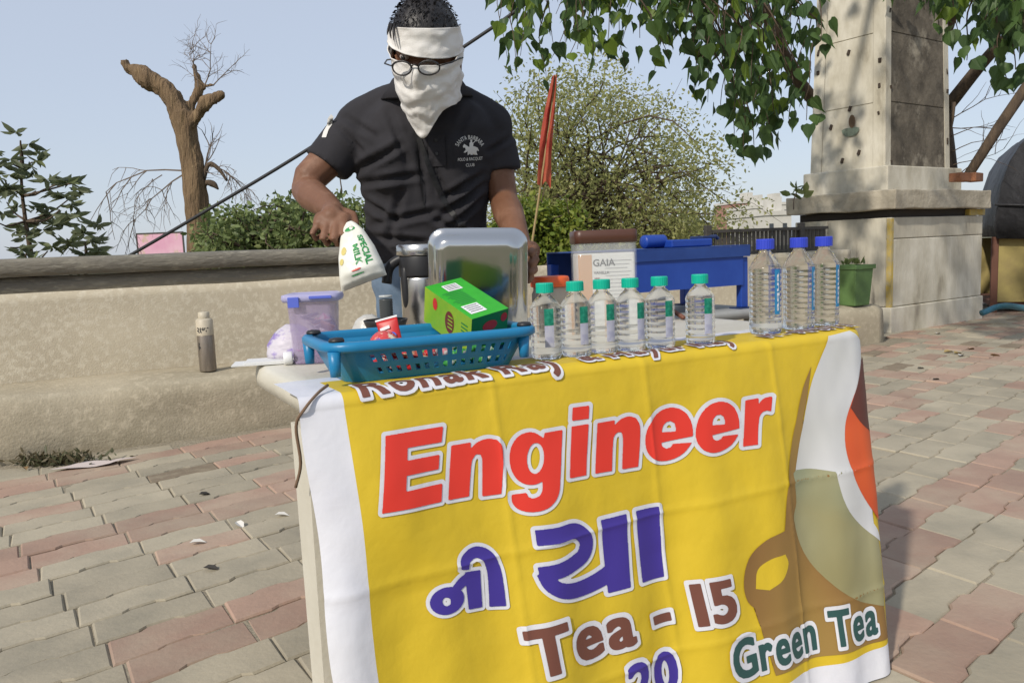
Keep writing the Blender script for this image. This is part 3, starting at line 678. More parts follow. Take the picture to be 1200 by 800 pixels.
leg = rings([[(x*(1-.35*t)-(.02*t), y*(1-.35*t)-.085*t, TH-.06-(TH-.06)*t) for x, y in ((0, 0), (.10, 0), (.10, .025), (.06, .03), (.03, .06), (.025, .10), (0, .10))] for t in (0, .1, .3, .6, .97, 1)])
legm = mesh('leg', *leg, m_cream)
for (x, y, a) in ((.015, .03, 0), (TW-.035, .035, 90), (TW-.045, TD-.035, 180), (.24, TD-.06, 270)): link('leg', legm, table, (x, y, 0), (0, 0, R(a)))
side = thing('side_table', 'small grey plastic table behind the right end, under the blue stand', 'table', T2W(.85, .60, 0), TA)
m_gpl = mat('grey_plastic', (.36, .36, .34), .5, (.26, .26, .25), 5)
obj('tabletop', slab([(.03, TH-.025), (.004, TH-.03), (0, TH-.012), (.004, TH-.003), (.02, TH)], .03, 0, .80, 0, .36), m_gpl, side, smooth=True)
for x, y in ((.03, .03), (.74, .03), (.03, .30), (.74, .30)): obj('leg', box(x, x+.03, y, y+.03, 0, TH-.02, .004), m_gpl, side)

# ------------------------------------------------------------------ printed banner
D0 = .175                     # depth of the part lying on the table
BW = TW+.035; BR = .022; BH = .718
def B(s, t, off=0.0):
    """banner surface in table space: s along the front, t from the rear edge over the table edge and down"""
    x = s; flat = D0-BR*.5
    wr = .0025*nz(s*9, t*7, 3)+.0009*nz(s*26, t*20, 8)
    if t < flat:
        y, z, n = flat-t+.008, TH+.0022+abs(wr)*.6, Vector((0, 0, 1))
    else:
        q = (t-flat); arc = BR*math.pi/2
        if q < arc:
            a = q/BR; y = .008-BR*math.sin(a); z = TH+.0022-BR*(1-math.cos(a)); n = Vector((0, -math.sin(a), math.cos(a)))
        else:
            dn = q-arc; k = min(1, dn/.35)
            fold = .011*math.sin(s*15+1.2+dn*1.5)*k+.007*math.sin(s*33+dn*4)*k*k+.010*math.sin(s*6.5+.6)*k
            cor = math.exp(-((s-.09-dn*.25)/.07)**2)*.018*math.sin(min(1, dn/.3)*math.pi)
            y = .008-BR-fold*.85-.19*dn-cor; z = TH+.0022-BR-dn; n = Vector((-.15*math.cos(s*15+1.2)*k, -1, 0)).normalized()
        y += wr*1.2
    if t >= flat:
        y -= .0035*math.exp(-abs(s-.66)/.007)+.003*math.exp(-abs(s-.33)/.006)+.003*math.exp(-abs(s-1.0)/.006)+.0032*math.exp(-abs(t-D0-.30)/.006)+.003*math.exp(-abs(t-D0-.56)/.006)
    if s > TW-.06:            # the right end turns round the table corner
        e = s-(TW-.06); ph = min(e/.10, 1.2); x = TW-.06+.10*math.sin(ph)
        if t >= flat: y += .10*(1-math.cos(ph))
        else: y += .02*(1-math.cos(ph))
        n = (n+Vector((math.sin(ph), 0, 0))*abs(n.y)).normalized()
    if s < .05 and t >= flat: x -= 0; y += .012*(1-s/.05)**2*min(1, (t-flat)/.2)
    if s < .12 and t > flat: x += (.004*math.sin(t*20))*(1-s/.12)
    if s > .85 and t > flat: x -= .115*max(0, TH-BR-z)*((s-.85)/(BW-.85))
    p = Vector((x, y, z))+n*off
    return p
TMAX = D0-BR*.5+BR*math.pi/2+BH
ban = thing('printed_banner', 'yellow printed vinyl banner hung over the front of the table', 'banner', TO, TA)
m_by = mat('banner_yellow', (.66, .47, .028), .5, (.61, .43, .026), 3, bump=.22, bscale=11, bdist=.02, spec=.35)
m_bw = mat('banner_white', (.70, .70, .73), .5, (.63, .63, .68), 4, spec=.35, bump=.22, bscale=11, bdist=.02)
SB = .068                      # width of the white border at the left
sgrid = sorted(set([0, SB]+list(np.linspace(0, BW, 260)))); tgrid = sorted(set([.045, TMAX-.06]+list(np.linspace(0, D0-.03, 24))+list(np.linspace(D0-.03, D0+.05, 40))+list(np.linspace(D0+.05, TMAX, 130))))
def bgrid(ss, ts, off): 
    V = [tuple(B(s, t, off)) for t in ts for s in ss]; n = len(ss)
    return V, [(j*n+i, (j+1)*n+i, (j+1)*n+i+1, j*n+i+1) for j in range(len(ts)-1) for i in range(n-1)]
g = bgrid(sgrid, tgrid, 0)
mi = []
for j in range(len(tgrid)-1):
    for i in range(len(sgrid)-1): mi.append(0 if sgrid[i] >= SB-1e-6 and .045-1e-6 <= tgrid[j] < TMAX-.06-1e-6 else 1)
sheet = obj('sheet', g, [m_by, m_bw], ban, smooth=True, mi=mi)
for v in ():
    pass
def px2st(x, y):
    """pixel on the hanging front -> banner coordinates"""
    d = ray(x, y); o = Vector((0, 0, CAM_H)); dl = Vector((d.dot(tu), d.dot(tv), d.z)); ol = W2T(o)
    yy = -.02; h = 0
    for _ in range(3):
        k = (yy-ol.y)/dl.y; p = ol+dl*k; dn = TH-BR-p.z; yy = .008-BR-.19*max(0, dn)
    s = p.x
    for _ in range(4):
        if s > .85: s = p.x+.115*max(0, dn)*((s-.85)/(BW-.85))
    if s > TW-.06: s = TW-.06+.10*math.asin(min(.95, (s-TW+.06)/.10))
    return s, (D0-BR*.5+BR*math.pi/2)+dn
def stick(name, g2, mm, off, maxlen=.03, parent=ban):
    g2 = fine(g2, maxlen) if maxlen else g2
    return obj(name, ([tuple(B(min(BW, v[0]), v[1], off)) for v in g2[0]], g2[1]), mm, parent, smooth=True)
def boundary(g):
    cnt = {}
    for f in g[1]:
        for a, b in zip(f, f[1:]+f[:1]): k = (min(a, b), max(a, b)); cnt[k] = cnt.get(k, 0)+1
    Vv = np.array(g[0])[:, :2]; return np.array([(Vv[a], Vv[b]) for (a, b), c in cnt.items() if c == 1])
def field(seg, step, pad, ax, ay):
    """distance (in stretched units) outside a glyph outline, negative inside, on a grid"""
    lo = seg.reshape(-1, 2).min(0)-pad; hi = seg.reshape(-1, 2).max(0)+pad
    gx = np.arange(lo[0], hi[0]+step, step); gy = np.arange(lo[1], hi[1]+step, step); X, Y = np.meshgrid(gx, gy)
    ins = np.zeros(X.shape, bool)
    for (x1, y1), (x2, y2) in seg:
        if y1 == y2: continue
        c = (y1 > Y) != (y2 > Y); ins ^= c & (X < (x2-x1)*(Y-y1)/(y2-y1)+x1)
    pts = np.concatenate([a+(b-a)*np.linspace(0, 1, max(2, int(np.hypot(*(b-a))/(step*.7))))[:, None] for a, b in seg])
    D = np.full(X.shape, 9.0)
    for px, py in pts:
        i0, i1 = np.searchsorted(gx, (px-pad, px+pad)); j0, j1 = np.searchsorted(gy, (py-pad, py+pad))
        dx = np.abs(gx[i0:i1]-px)/ax; dy = np.abs(gy[j0:j1]-py)/ay
        d = (dx[None, :]**5+dy[:, None]**5)**.2; np.minimum(D[j0:j1, i0:i1], d, out=D[j0:j1, i0:i1])
    return gx, gy, np.where(ins, -D, D)
def iso_fill(gx, gy, Fd, lv):
    V, Fc, idx = [], [], {}
    ny, nx = Fd.shape; In = Fd < lv
    def vid(key, p):
        if key not in idx: idx[key] = len(V); V.append((p[0], p[1], 0))
        return idx[key]
    any_ = In[:-1, :-1] | In[1:, :-1] | In[:-1, 1:] | In[1:, 1:]
    for j, i in zip(*np.nonzero(any_)):
        cs = ((j, i), (j, i+1), (j+1, i+1), (j+1, i)); poly = []
        for q in range(4):
            a, b = cs[q], cs[(q+1) % 4]
            if In[a]: poly.append(vid(a, (gx[a[1]], gy[a[0]])))
            if In[a] != In[b]:
                t = (lv-Fd[a])/(Fd[b]-Fd[a]); k = (min(a, b), max(a, b), 1)
                poly.append(vid(k, (gx[a[1]]+(gx[b[1]]-gx[a[1]])*t, gy[a[0]]+(gy[b[0]]-gy[a[0]])*t)))
        if len(poly) > 2: Fc.append(tuple(poly))
    return V, Fc
def lettering(body, bl, br, tl, mm, off=.03, out=.06, shear=0.0, st=False, name='letter', step=.013, wx=1.0, wy=.7):
    """heavy text on the banner: baseline from bl to br, capital height up to tl; each letter is a part"""
    if not st: bl, br, tl = px2st(*bl), px2st(*br), px2st(*tl)
    bl, br, tl = np.array(bl), np.array(br), np.array(tl)
    xs = 0.0; chars = []
    for ch in body:
        if ch == ' ': xs += .30; continue
        g = text_geo(ch, 0, shear); x0, x1 = min(v[0] for v in g[0]), max(v[0] for v in g[0])
        chars.append((g, xs-x0)); xs += x1-x0+.075+2*off
    W_ = xs-.075-2*off; capm = max(v[1] for g, _ in chars for v in g[0])
    ex = (br-bl)/W_; ey = (tl-bl)/capm
    for g, dx in chars:
        seg = boundary(g); gx, gy, Fd = field(seg, step, off*1.2+out+.03, wx, wy)
        go = field(seg, step, off*1.2+out+.03, 1, 1)[2]
        for F2, lv, mz, of in ((Fd, off, mm, .0044), (go, off+out, m_bw, .0036)):
            V, Fc = iso_fill(gx, gy, F2, lv)
            V = [(bl[0]+ex[0]*(v[0]+dx)+ey[0]*v[1], bl[1]+ex[1]*(v[0]+dx)+ey[1]*v[1], 0) for v in V]
            stick('letter_outline' if mz is m_bw else name, (V, Fc), mz, of, 0)
m_lred = mat('print_red', (.72, .045, .028), .5, spec=.35); m_lblue = mat('print_blue', (.055, .035, .27), .5, spec=.35)
m_lbr = mat('print_brown', (.17, .065, .045), .5, spec=.35); m_lgr = mat('print_green', (.03, .085, .08), .5, spec=.35)
def closed(pts, k=5, corner=42):
    P = [np.array(q, float) for q in pts]; n = len(P); out = []; T = []
    for i in range(n):
        d0, d1 = P[i]-P[i-1], P[(i+1) % n]-P[i]; an = abs(math.degrees(math.atan2(d0[0]*d1[1]-d0[1]*d1[0], d0@d1)))
        T.append(None if an > corner else (d0+d1)/(np.linalg.norm(d0)+np.linalg.norm(d1)))
    for i in range(n):
        b, c = P[i], P[(i+1) % n]; L = np.linalg.norm(c-b); e = (c-b)/L
        t0_, t1_ = T[i], T[(i+1) % n]
        if t0_ is None and t1_ is None: out.append(b); continue
        t0_ = (e if t0_ is None else t0_)*L; t1_ = (e if t1_ is None else t1_)*L
        for j in range(k):
            t = j/k; out.append((2*t**3-3*t*t+1)*b+(t**3-2*t*t+t)*t0_+(-2*t**3+3*t*t)*c+(t**3-t*t)*t1_)
    return out
def oval(cx_, cy_, rx, ry, rot=0, a0=0, a1=360, n=28): return [(cx_+rx*math.cos(R(a))*math.cos(rot)-ry*math.sin(R(a))*math.sin(rot), cy_+rx*math.cos(R(a))*math.sin(rot)+ry*math.sin(R(a))*math.cos(rot)) for a in np.linspace(a0, a1, n)]
def traced(shapes, mm, out, topx, step, name='letter'):
    """shapes: list of even-odd loop sets in drawing units, united; filled in colour with a white outline"""
    allp = np.array([q for loops in shapes for L in loops for q in L]); lo = allp.min(0)-out-3*step; hi = allp.max(0)+out+3*step
    Fd = None
    for loops in shapes:
        seg = np.concatenate([np.stack([np.array(L, float), np.roll(np.array(L, float), -1, 0)], 1) for L in loops])
        gx = np.arange(lo[0], hi[0], step); gy = np.arange(lo[1], hi[1], step); X, Y = np.meshgrid(gx, gy); ins = np.zeros(X.shape, bool)
        for (x1, y1), (x2, y2) in seg:
            if y1 == y2: continue
            c = (y1 > Y) != (y2 > Y); ins ^= c & (X < (x2-x1)*(Y-y1)/(y2-y1)+x1)
        pts = np.concatenate([a+(b-a)*np.linspace(0, 1, max(2, int(np.hypot(*(b-a))/(step*.5))))[:, None] for a, b in seg]); D = np.full(X.shape, 1e3); pad = out+2*step
        for px, py in pts:
            i0, i1 = np.searchsorted(gx, (px-pad, px+pad)); j0, j1 = np.searchsorted(gy, (py-pad, py+pad))
            d = np.hypot((gx[i0:i1]-px)[None, :], (gy[j0:j1]-py)[:, None]); np.minimum(D[j0:j1, i0:i1], d, out=D[j0:j1, i0:i1])
        F2 = np.where(ins, -D, D); Fd = F2 if Fd is None else np.minimum(Fd, F2)
    for lv, mz, of in ((0, mm, .0030), (out, m_bw, .0018)):
        V, Fc = iso_fill(gx, gy, Fd, lv)
        stick('letter_outline' if mz is m_bw else name, ([(*px2st(*topx(v[0], v[1])), 0) for v in V], Fc), mz, of, 0)
crop = lambda x, y: (430+x/2.449, 440+y/2.449)
def enn(pts): return pts
LE = [(45, 172), (217, 148), (212, 193), (109, 207), (106, 242), (205, 228), (201, 269), (103, 284), (100, 328), (211, 309), (207, 361), (30, 390)]
Ln = [(240, 203), (297, 194), (296, 212), (318, 192), (346, 183), (370, 186), (384, 203), (388, 235), (384, 341), (330, 349), (330, 245), (325, 229), (312, 228), (302, 242), (297, 270), (291, 348), (228, 357)]
Lg = [(505, 166), (558, 157), (548, 312), (541, 345), (522, 371), (492, 386), (455, 390), (427, 382), (413, 364), (411, 343), (452, 336), (457, 348), (470, 351), (487, 344), (496, 328), (497, 303), (478, 312), (455, 313), (432, 303), (414, 278), (407, 245), (411, 208), (427, 180), (450, 166), (476, 165), (503, 181)]
Li1 = [(587, 94), (636, 88), (634, 126), (585, 132)]; Li2 = [(584, 148), (634, 141), (627, 288), (578, 296)]
Ln2 = [(660, 139), (712, 131), (711, 146), (731, 127), (754, 120), (774, 125), (785, 145), (788, 175), (784, 266), (736, 273), (737, 182), (732, 166), (720, 166), (710, 180), (707, 210), (705, 277), (655, 284)]
def Le(cx_, cy_, s_): 
    o = [(64, 12), (62, -18), (50, -50), (28, -70), (0, -77), (-30, -68), (-54, -42), (-66, -5), (-64, 34), (-46, 63), (-18, 76), (14, 73), (42, 58), (62, 30), (12, 29), (6, 38), (-6, 41), (-17, 34), (-20, 22)]
    return [[(cx_+x*s_, cy_+y*s_-.13*x*s_) for x, y in o], [(cx_+x*s_, cy_+y*s_-.13*x*s_) for x, y in [(-20, -8), (-17, -24), (-8, -36), (4, -38), (15, -30), (19, -14), (18, -6)]]]
Lr = [(1081, 73), (1120, 66), (1119, 84), (1131, 70), (1145, 64), (1160, 62), (1155, 104), (1140, 102), (1126, 110), (1119, 128), (1115, 199), (1075, 205)]
def soft(L, keep): return L
for shp in ([[LE]], [[closed(Ln, 3)]], [[closed(Lg, 3), oval(479, 238, 24, 44, .1)]], [[Li1], [Li2]], [[closed(Ln2, 3)]], [[closed(q, 3) for q in Le(870, 172, 1.0)]], [[closed(q, 3) for q in Le(1004, 149, .94)]], [[closed(Lr, 3)]]):
    traced(shp, m_lred, 11, crop, 3.0)
lettering('Tea - 15', (622, 790), (860, 722), (612, 739), m_lbr, .04, .06)
lettering('20', (742, 829), (800, 811), (737, 783), m_lblue, .04, .06, step=.018)
lettering('Green Tea', (858, 795), (1020, 738), (852, 752), m_lgr, .035, .07, step=.018)
lettering('Coffee -', (560, 866), (720, 828), (556, 824), m_lblue, .04, .06, step=.02)
t0 = D0-BR*.5
lettering('Ronak Raj', (.100, t0+.022), (.475, t0+.010), (.094, t0-.030), m_lbr, .03, .06, .10, st=True, step=.022)
lettering('& Mayur Raj', (.535, t0+.006), (.905, t0+.004), (.535, t0-.034), m_lbr, .03, .06, .10, st=True, step=.022)
lettering('M - 917377.9', (1.02, t0+.0), (1.325, t0-.008), (1.02, t0-.046), m_lbr, .02, .05, .10, st=True, step=.022)
# heavy Gujarati letters drawn as strokes
def stroke_poly(pts, wd, cap=True):
    pth = smooth_path(pts, 8) if len(pts) > 2 else [np.array(p, float) for p in pts]
    L, Rr = [], []
    for i, p in enumerate(pth):
        d = pth[min(i+1, len(pth)-1)]-pth[max(i-1, 0)]; d = d/np.linalg.norm(d); n = np.array([-d[1], d[0]])
        w_ = wd[0]+(wd[1]-wd[0])*i/(len(pth)-1); L.append(p+n*w_/2); Rr.append(p-n*w_/2)
    k = len(L); V = [(a[0], a[1], 0) for a in L]+[(a[0], a[1], 0) for a in Rr]
    return V, [(i, i+1, k+i+1, k+i) for i in range(k-1)]
def guj(strokes, grow):
    gs = []
    for pts, wd in strokes:
        pts = [np.array(p, float) for p in pts]
        d0 = pts[0]-pts[1]; d0 /= np.linalg.norm(d0); d1 = pts[-1]-pts[-2]; d1 /= np.linalg.norm(d1)
        pts[0] = pts[0]+d0*grow/2; pts[-1] = pts[-1]+d1*grow/2
        gs.append(stroke_poly(pts, (wd[0]+grow, wd[1]+grow)))
    return gs
def sp_(pts, w0, w1):
    V, _ = stroke_poly([np.array(q, float) for q in pts], (w0, w1)); k = len(V)//2; return [(v[0], v[1]) for v in V[:k]]+[(v[0], v[1]) for v in V[k:]][::-1]
ident = lambda x, y: (x, y)
traced([[sp_([(624, 629), (650, 626), (672, 622), (686, 633), (684, 650), (668, 661), (650, 667), (627, 671)], 18, 17)], [sp_([(632, 668), (640, 682), (656, 690), (678, 690), (702, 682), (724, 668)], 17, 19)], [[(705, 611), (736, 604), (741, 690), (714, 697)]]], m_lblue, 4.6, ident, 1.3)
traced([[[(748, 601), (776, 596), (785, 680), (757, 686)]]], m_lblue, 4.6, ident, 1.3)
traced([[oval(522, 703, 21, 15.5, -.35), oval(521, 704, 5, 5)], [sp_([(532, 690), (541, 681), (550, 676)], 10, 14)], [[(543, 670), (562, 668), (565, 712), (548, 714)]]], m_lblue, 4.2, ident, 1.1)
traced([[sp_([(543, 667), (544, 655), (556, 647), (570, 652), (578, 668), (581, 688), (583, 711)], 10, 19)]], m_lblue, 4.2, ident, 1.1)
# printed tea cup at the right end
def patch(name, pts, mm, off): 
    st = [(*px2st(*p), 0) for p in closed(pts, 4)]; stick(name, (st, [tuple(range(len(st)))]), mm, off*2+.001, .009)
m_cup_br = mat('print_cup_brown', (.20, .095, .035), .5, (.34, .22, .06), 3.2, nmix=(.25, .8), detail=1, spec=.35); m_cup_ol = mat('print_cup_olive', (.25, .22, .095), .5, (.42, .41, .26), 3.5, nmix=(.25, .75), detail=1, spec=.35, col3=(.20, .26, .19), n3=4, mix3=(.5, .8))
m_cup_w = mat('print_cup_white', (.68, .68, .70), .5, (.46, .46, .42), 4, nmix=(.35, .8), detail=1, spec=.35); m_cup_r = mat('print_tea_red', (.74, .13, .03), .5, (.48, .05, .02), 5, nmix=(.3, .75), detail=1, spec=.35); m_cup_dk = mat('print_tea_dark', (.12, .035, .025), .5, spec=.35)
handle = [(925, 540), (932, 500), (940, 458), (950, 430), (945, 470), (930, 560), (932, 610), (945, 655), (972, 690), (1000, 705), (1030, 712), (1034, 745), (1000, 756), (960, 770), (905, 790), (915, 745), (920, 700), (905, 716), (890, 718), (875, 705), (870, 682), (876, 655), (895, 633), (917, 622)]
patch('printed_cup', handle, m_cup_br, .0003)
patch('printed_handle_hole', [(884, 690), (886, 668), (900, 655), (917, 649), (921, 660), (914, 678), (899, 691)], m_by, .0005)
patch('printed_cup', [(930, 556), (934, 590), (930, 610), (944, 650), (972, 685), (1000, 702), (1030, 708), (1024, 628), (1002, 600), (985, 560), (975, 545), (955, 540), (940, 545)], m_cup_ol, .0005)
patch('printed_rim', [(953, 440), (972, 395), (1000, 388), (1013, 400), (1006, 450), (984, 490), (979, 530), (985, 560), (1000, 590), (1024, 620), (1028, 634), (1000, 612), (984, 592), (973, 552), (950, 550), (933, 552), (938, 520), (946, 470)], m_cup_w, .0006)
patch('printed_tea', [(986, 500), (992, 478), (1002, 452), (1012, 425), (1022, 440), (1028, 610), (1012, 590), (996, 562), (986, 530)], m_cup_r, .0009)
patch('printed_tea', [(993, 478), (1002, 450), (1012, 418), (1022, 430), (1028, 510), (1008, 498)], m_cup_dk, .0011)
cord = obj('tie_cord', tube(smooth_path([tuple(T2W(.055, .03, TH+.012)), tuple(T2W(.03, -.0, TH+.006)), tuple(T2W(.004, -.018, TH-.012)), tuple(T2W(-.008, -.005, TH-.04)), tuple(T2W(-.004, .0, TH-.10)), tuple(T2W(-.012, .01, TH-.14))], 5), .0026, 6), mat('brown_cord', (.17, .11, .07), .9), smooth=True)
tag(cord, 'brown cord tying the banner corner to the table, at left', 'cord')
cord2 = obj('tie_cord', tube(smooth_path([tuple(T2W(-.006, .0, .20)), tuple(T2W(.01, -.035, .205)), tuple(T2W(.04, -.042, .225)), tuple(T2W(.09, -.03, .23))], 5), .005, 6), mat('black_cord', (.03, .025, .02), .9), smooth=True)
tag(cord2, 'short black cord tied round the front table leg', 'cord')

# ------------------------------------------------------------------ bottles
m_pet = mat('clear_water_bottle', (.97, .985, 1), .06, trans=1, ior=1.27, alpha=.72)
m_pet.node_tree.nodes['Principled BSDF'].inputs['Specular IOR Level'].default_value = .7
m_capg = mat('cap_teal', (.0, .40, .27), .4, bump=.0); m_capb = mat('cap_blue', (.03, .055, .50), .4)
m_labg = mat('label_green', (.0, .16, .10), .5, (.02, .26, .17), 90, nmix=(.5, .6)); m_labl = mat('label_lavender', (.42, .43, .52), .5, (.33, .34, .46), 70, nmix=(.5, .6)); m_labb = mat('label_blue', (.02, .22, .46), .45)
m_print_w = mat('white_print', (.75, .75, .75), .5); m_print_k = mat('dark_print', (.03, .03, .03), .5)
def bottle_profile(H, Rb, rn, ribs, z0r, z1r, rib=.0018):
    pr = [(Rb*.55, .004), (Rb*.62, 0), (Rb*.9, .0), (Rb*.985, .006), (Rb, .014)]
    pitch = (z1r-z0r)/ribs
    for i in range(ribs):
        z = z0r+pitch*i; pr += [(Rb, z), (Rb-rib*.6, z+pitch*.22), (Rb-rib, z+pitch*.36), (Rb-rib*.6, z+pitch*.5), (Rb, z+pitch*.72)]
    zs = H*.71
    pr += [(Rb, z1r), (Rb, zs-.004), (Rb*.96, zs), (Rb*.80, zs+H*.055), (Rb*.60, zs+H*.11), (rn*1.12, zs+H*.155), (rn, zs+H*.175), (rn, H*.905), (rn*1.25, H*.908), (rn*1.25, H*.918), (rn, H*.92)]
    return pr
def cap_geo(r, z0, z1):
    n = 48; rs = []
    for rr, z in ((r*.99, z0), (r, z0+.001), (r, z1-.002), (r*.93, z1)):
        rs.append([((rr+(.0005 if k % 2 else 0))*math.cos(2*math.pi*k/n), (rr+(.0005 if k % 2 else 0))*math.sin(2*math.pi*k/n), z) for k in range(n)])
    return rings(rs)
def label_geo(Rr, a0, a1, z0, z1, n=8):
    V = [(Rr*math.cos(a), Rr*math.sin(a), z) for z in (z0, z1) for a in np.linspace(a0, a1, n)]
    return V, [(i, i+1, n+i+1, n+i) for i in range(n-1)]
small_m = mesh('body', *lathe(bottle_profile(.143, .0305, .011, 7, .016, .096, .0011), 40), m_pet, True)
small_c = mesh('cap', *cap_geo(.0168, .1275, .1465), m_capg); small_l = mesh('label', *label_geo(.0309, -.30, .30, .066, .098), m_labg, True); small_l2 = mesh('lower_label', *label_geo(.0310, -.30, .30, .024, .0655), m_labl, True)
blab = ['leftmost small green capped water bottle, touching the basket', 'second small green capped water bottle from the basket', 'third small green capped water bottle from the basket', 'fourth small green capped water bottle from the basket', 'fifth small green capped water bottle, left of the gap in the row', 'rightmost small green capped water bottle, standing apart']
for i, (x, y, a) in enumerate(((641, 419, -80), (676, 416, -62), (707, 412, -64), (740, 410, -56), (774, 407, -62), (821, 403, -70))):
    p = PZ(x, y, TH+.003); b_ = thing('small_water_bottle', blab[i], 'bottle', p, 0, 'small green capped bottles')
    k = .98+.03*random.random()
    link('body', small_m, b_); link('cap', small_c, b_); l1 = link('label', small_l, b_, rot=(0, 0, R(a))); link('lower_label', small_l2, l1)
bigm = mesh('body', *lathe(bottle_profile(.212, .036, .0125, 10, .02, .14, .0011), 44), m_pet, True)
bigc = mesh('cap', *cap_geo(.0195, .1905, .2135), m_capb); bigl = mesh('label', *label_geo(.0366, -.21, .21, .045, .145), m_labb, True)

txt = text_geo('aqua', .02); tw = max(v[0] for v in txt[0])
tv_ = [(.0370*math.cos((v[1]-.3)*.30), .0370*math.sin((v[1]-.3)*.30)*1.0, .052+v[0]/tw*.085) for v in txt[0]]
bigp = mesh('lettering', [(a, -b, c) for a, b, c in tv_], txt[1], m_print_w)
for i, (x, y, a, lab) in enumerate(((897, 390, -62, 'nearest large blue capped water bottle, left of the three'), (936, 385, -46, 'middle large blue capped water bottle of the three'), (965, 380, -50, 'rightmost large blue capped water bottle at the table corner'))):
    p = PZ(x, y, TH+.003); b_ = thing('large_water_bottle', lab, 'bottle', p, 0, 'large blue capped bottles')
    link('body', bigm, b_); link('cap', bigc, b_); l1 = link('label', bigl, b_, rot=(0, 0, R(a))); link('lettering', bigp, l1)

# ------------------------------------------------------------------ blue plastic basket
m_bask = mat('basket_blue', (.010, .17, .36), .38, (.014, .20, .40), 8, bump=.03, bscale=90); m_blk = mat('black_plastic', (.02, .02, .022), .45)
bc = W2T(PZ(508, 432, TH)); BL, BWd, Bh = .375, .215, .062
bx0, by0 = .072, .048
basket = thing('plastic_basket', 'blue plastic basket with rows of slots at the table front', 'basket', T2W(bx0, by0, TH+.003), TA-R(3))
def bring(d, z, r=.05): return [(x, y, z) for x, y in rrect(d, BL-d, d, BWd-d, max(.008, r-d*.5), 5)]
# walls with real slots on the front: build front as a grid with openings
obj('floor', rings([bring(.040, .0), bring(.034, .003)]), m_bask, basket)
def wall_pt(s, z, inner):
    base = bring(.030*(1-z/Bh)+(.0025 if inner else 0), 0); n = len(base); 
    per = [0]
    for i in range(n): a, b = base[i], base[(i+1) % n]; per.append(per[-1]+math.hypot(b[0]-a[0], b[1]-a[1]))
    tt = (s % 1)*per[-1]; i = max(k for k in range(n) if per[k] <= tt+1e-9); f = (tt-per[i])/(per[i+1]-per[i]); a, b = base[i], base[(i+1) % n]
    return (a[0]+(b[0]-a[0])*f, a[1]+(b[1]-a[1])*f, z)
NS = 220; zl = [0, .010, .0125, .0235, .026, .032, .0345, .0475, .050, Bh]
WV, WF = [], []
for inner in (0, 1):
    for z in zl:
        for i in range(NS): WV.append(wall_pt(i/NS, z, inner))
nz_ = len(zl); idx = lambda inn, j, i: inn*nz_*NS+j*NS+i % NS
def is_hole(j, i):
    if j not in (2, 6): 
        return False
    return i % 4 in (1, 2)
def holez(j): return j in (2, 6)
pts_front = [(wall_pt(i/NS, .03, 0)) for i in range(NS)]
def slot(i):
    x, y, _ = pts_front[i]; return (y < .03 or y > BWd-.03) and .06 < x < BL-.05 and i % 4 in (1, 2)
for j in range(nz_-1):
    for i in range(NS):
        h = holez(j) and slot(i)
        if not h:
            WF.append((idx(0, j, i), idx(0, j, i+1), idx(0, j+1, i+1), idx(0, j+1, i))); WF.append((idx(1, j, i+1), idx(1, j, i), idx(1, j+1, i), idx(1, j+1, i+1)))
        else:
            WF.append((idx(0, j, i), idx(0, j, i+1), idx(1, j, i+1), idx(1, j, i))); WF.append((idx(0, j+1, i+1), idx(0, j+1, i), idx(1, j+1, i), idx(1, j+1, i+1)))
            if not slot((i-1) % NS): WF.append((idx(0, j+1, i), idx(0, j, i), idx(1, j, i), idx(1, j+1, i)))
            if not slot((i+1) % NS): WF.append((idx(0, j, i+1), idx(0, j+1, i+1), idx(1, j+1, i+1), idx(1, j, i+1)))
obj('slotted_wall', (WV, WF), m_bask, basket)
rim = rings([bring(.004, Bh-.006), bring(-.010, Bh-.006), bring(-.014, Bh-.002), bring(-.014, Bh+.006), bring(-.010, Bh+.011), bring(.002, Bh+.011), bring(.005, Bh+.006), bring(.004, Bh-.006)], False)
obj('rim', rim, m_bask, basket, smooth=True)
lg = mesh('leg', *lathe([(.0085, Bh-.075+.03), (.0095, Bh-.03), (.011, Bh-.004)], 14), m_bask, True); kn = mesh('knob', *lathe([(.013, Bh+.0105), (.0135, Bh+.014), (.011, Bh+.0175), (.004, Bh+.0185)], 16), m_blk, True)
for x, y in ((.012, .02), (BL-.014, .02), (.012, BWd-.02), (BL-.014, BWd-.02)):
    link('leg', lg, basket, (x-.008, y-.012 if y < .1 else y+.012, -.0)); link('knob', kn, basket, (x, y, 0))
def BK(x, y, z): 
    a = TA-R(3); return T2W(bx0, by0, TH+.003)+Vector((math.cos(a)*x-math.sin(a)*y, math.sin(a)*x+math.cos(a)*y, z))
# wrapped sweets on the basket floor
sw = [mat('wrap_'+n, c, .3, (.7, .66, .6), 60, nmix=(.55, .62)) for n, c in (('red', (.55, .03, .03)), ('pink', (.6, .2, .22)), ('green', (.05, .3, .06)), ('cream', (.6, .5, .3)))]
random.seed(9)
swv = [mesh('wrapper', *tube([(-.018, 0, 0), (-.012, 0, 0), (-.007, 0, 0), (.007, 0, 0), (.012, 0, 0), (.018, 0, 0)], [.007, .0025, .008, .008, .0025, .007], 8), mm, True) for mm in sw]
for i in range(46):
    x = .075+.235*(i % 23)/22; y = .052+random.uniform(.0, .10)*(i >= 23)+random.uniform(0, .008)
    k = 0 if x < .14 else (2 if .17 < x < .19 or x > .22 else random.choice((1, 3, 0)))
    p = BK(x, y, .013+random.uniform(0, .022)); o = link('wrapped_sweet', swv[k], loc=p, rot=(random.uniform(-.3, .3), random.uniform(-.2, .2), TA+random.uniform(-.5, .5)))
    tag(o, 'small twist wrapped sweet among the others inside the blue basket', 'sweet', 'wrapped sweets in the basket')
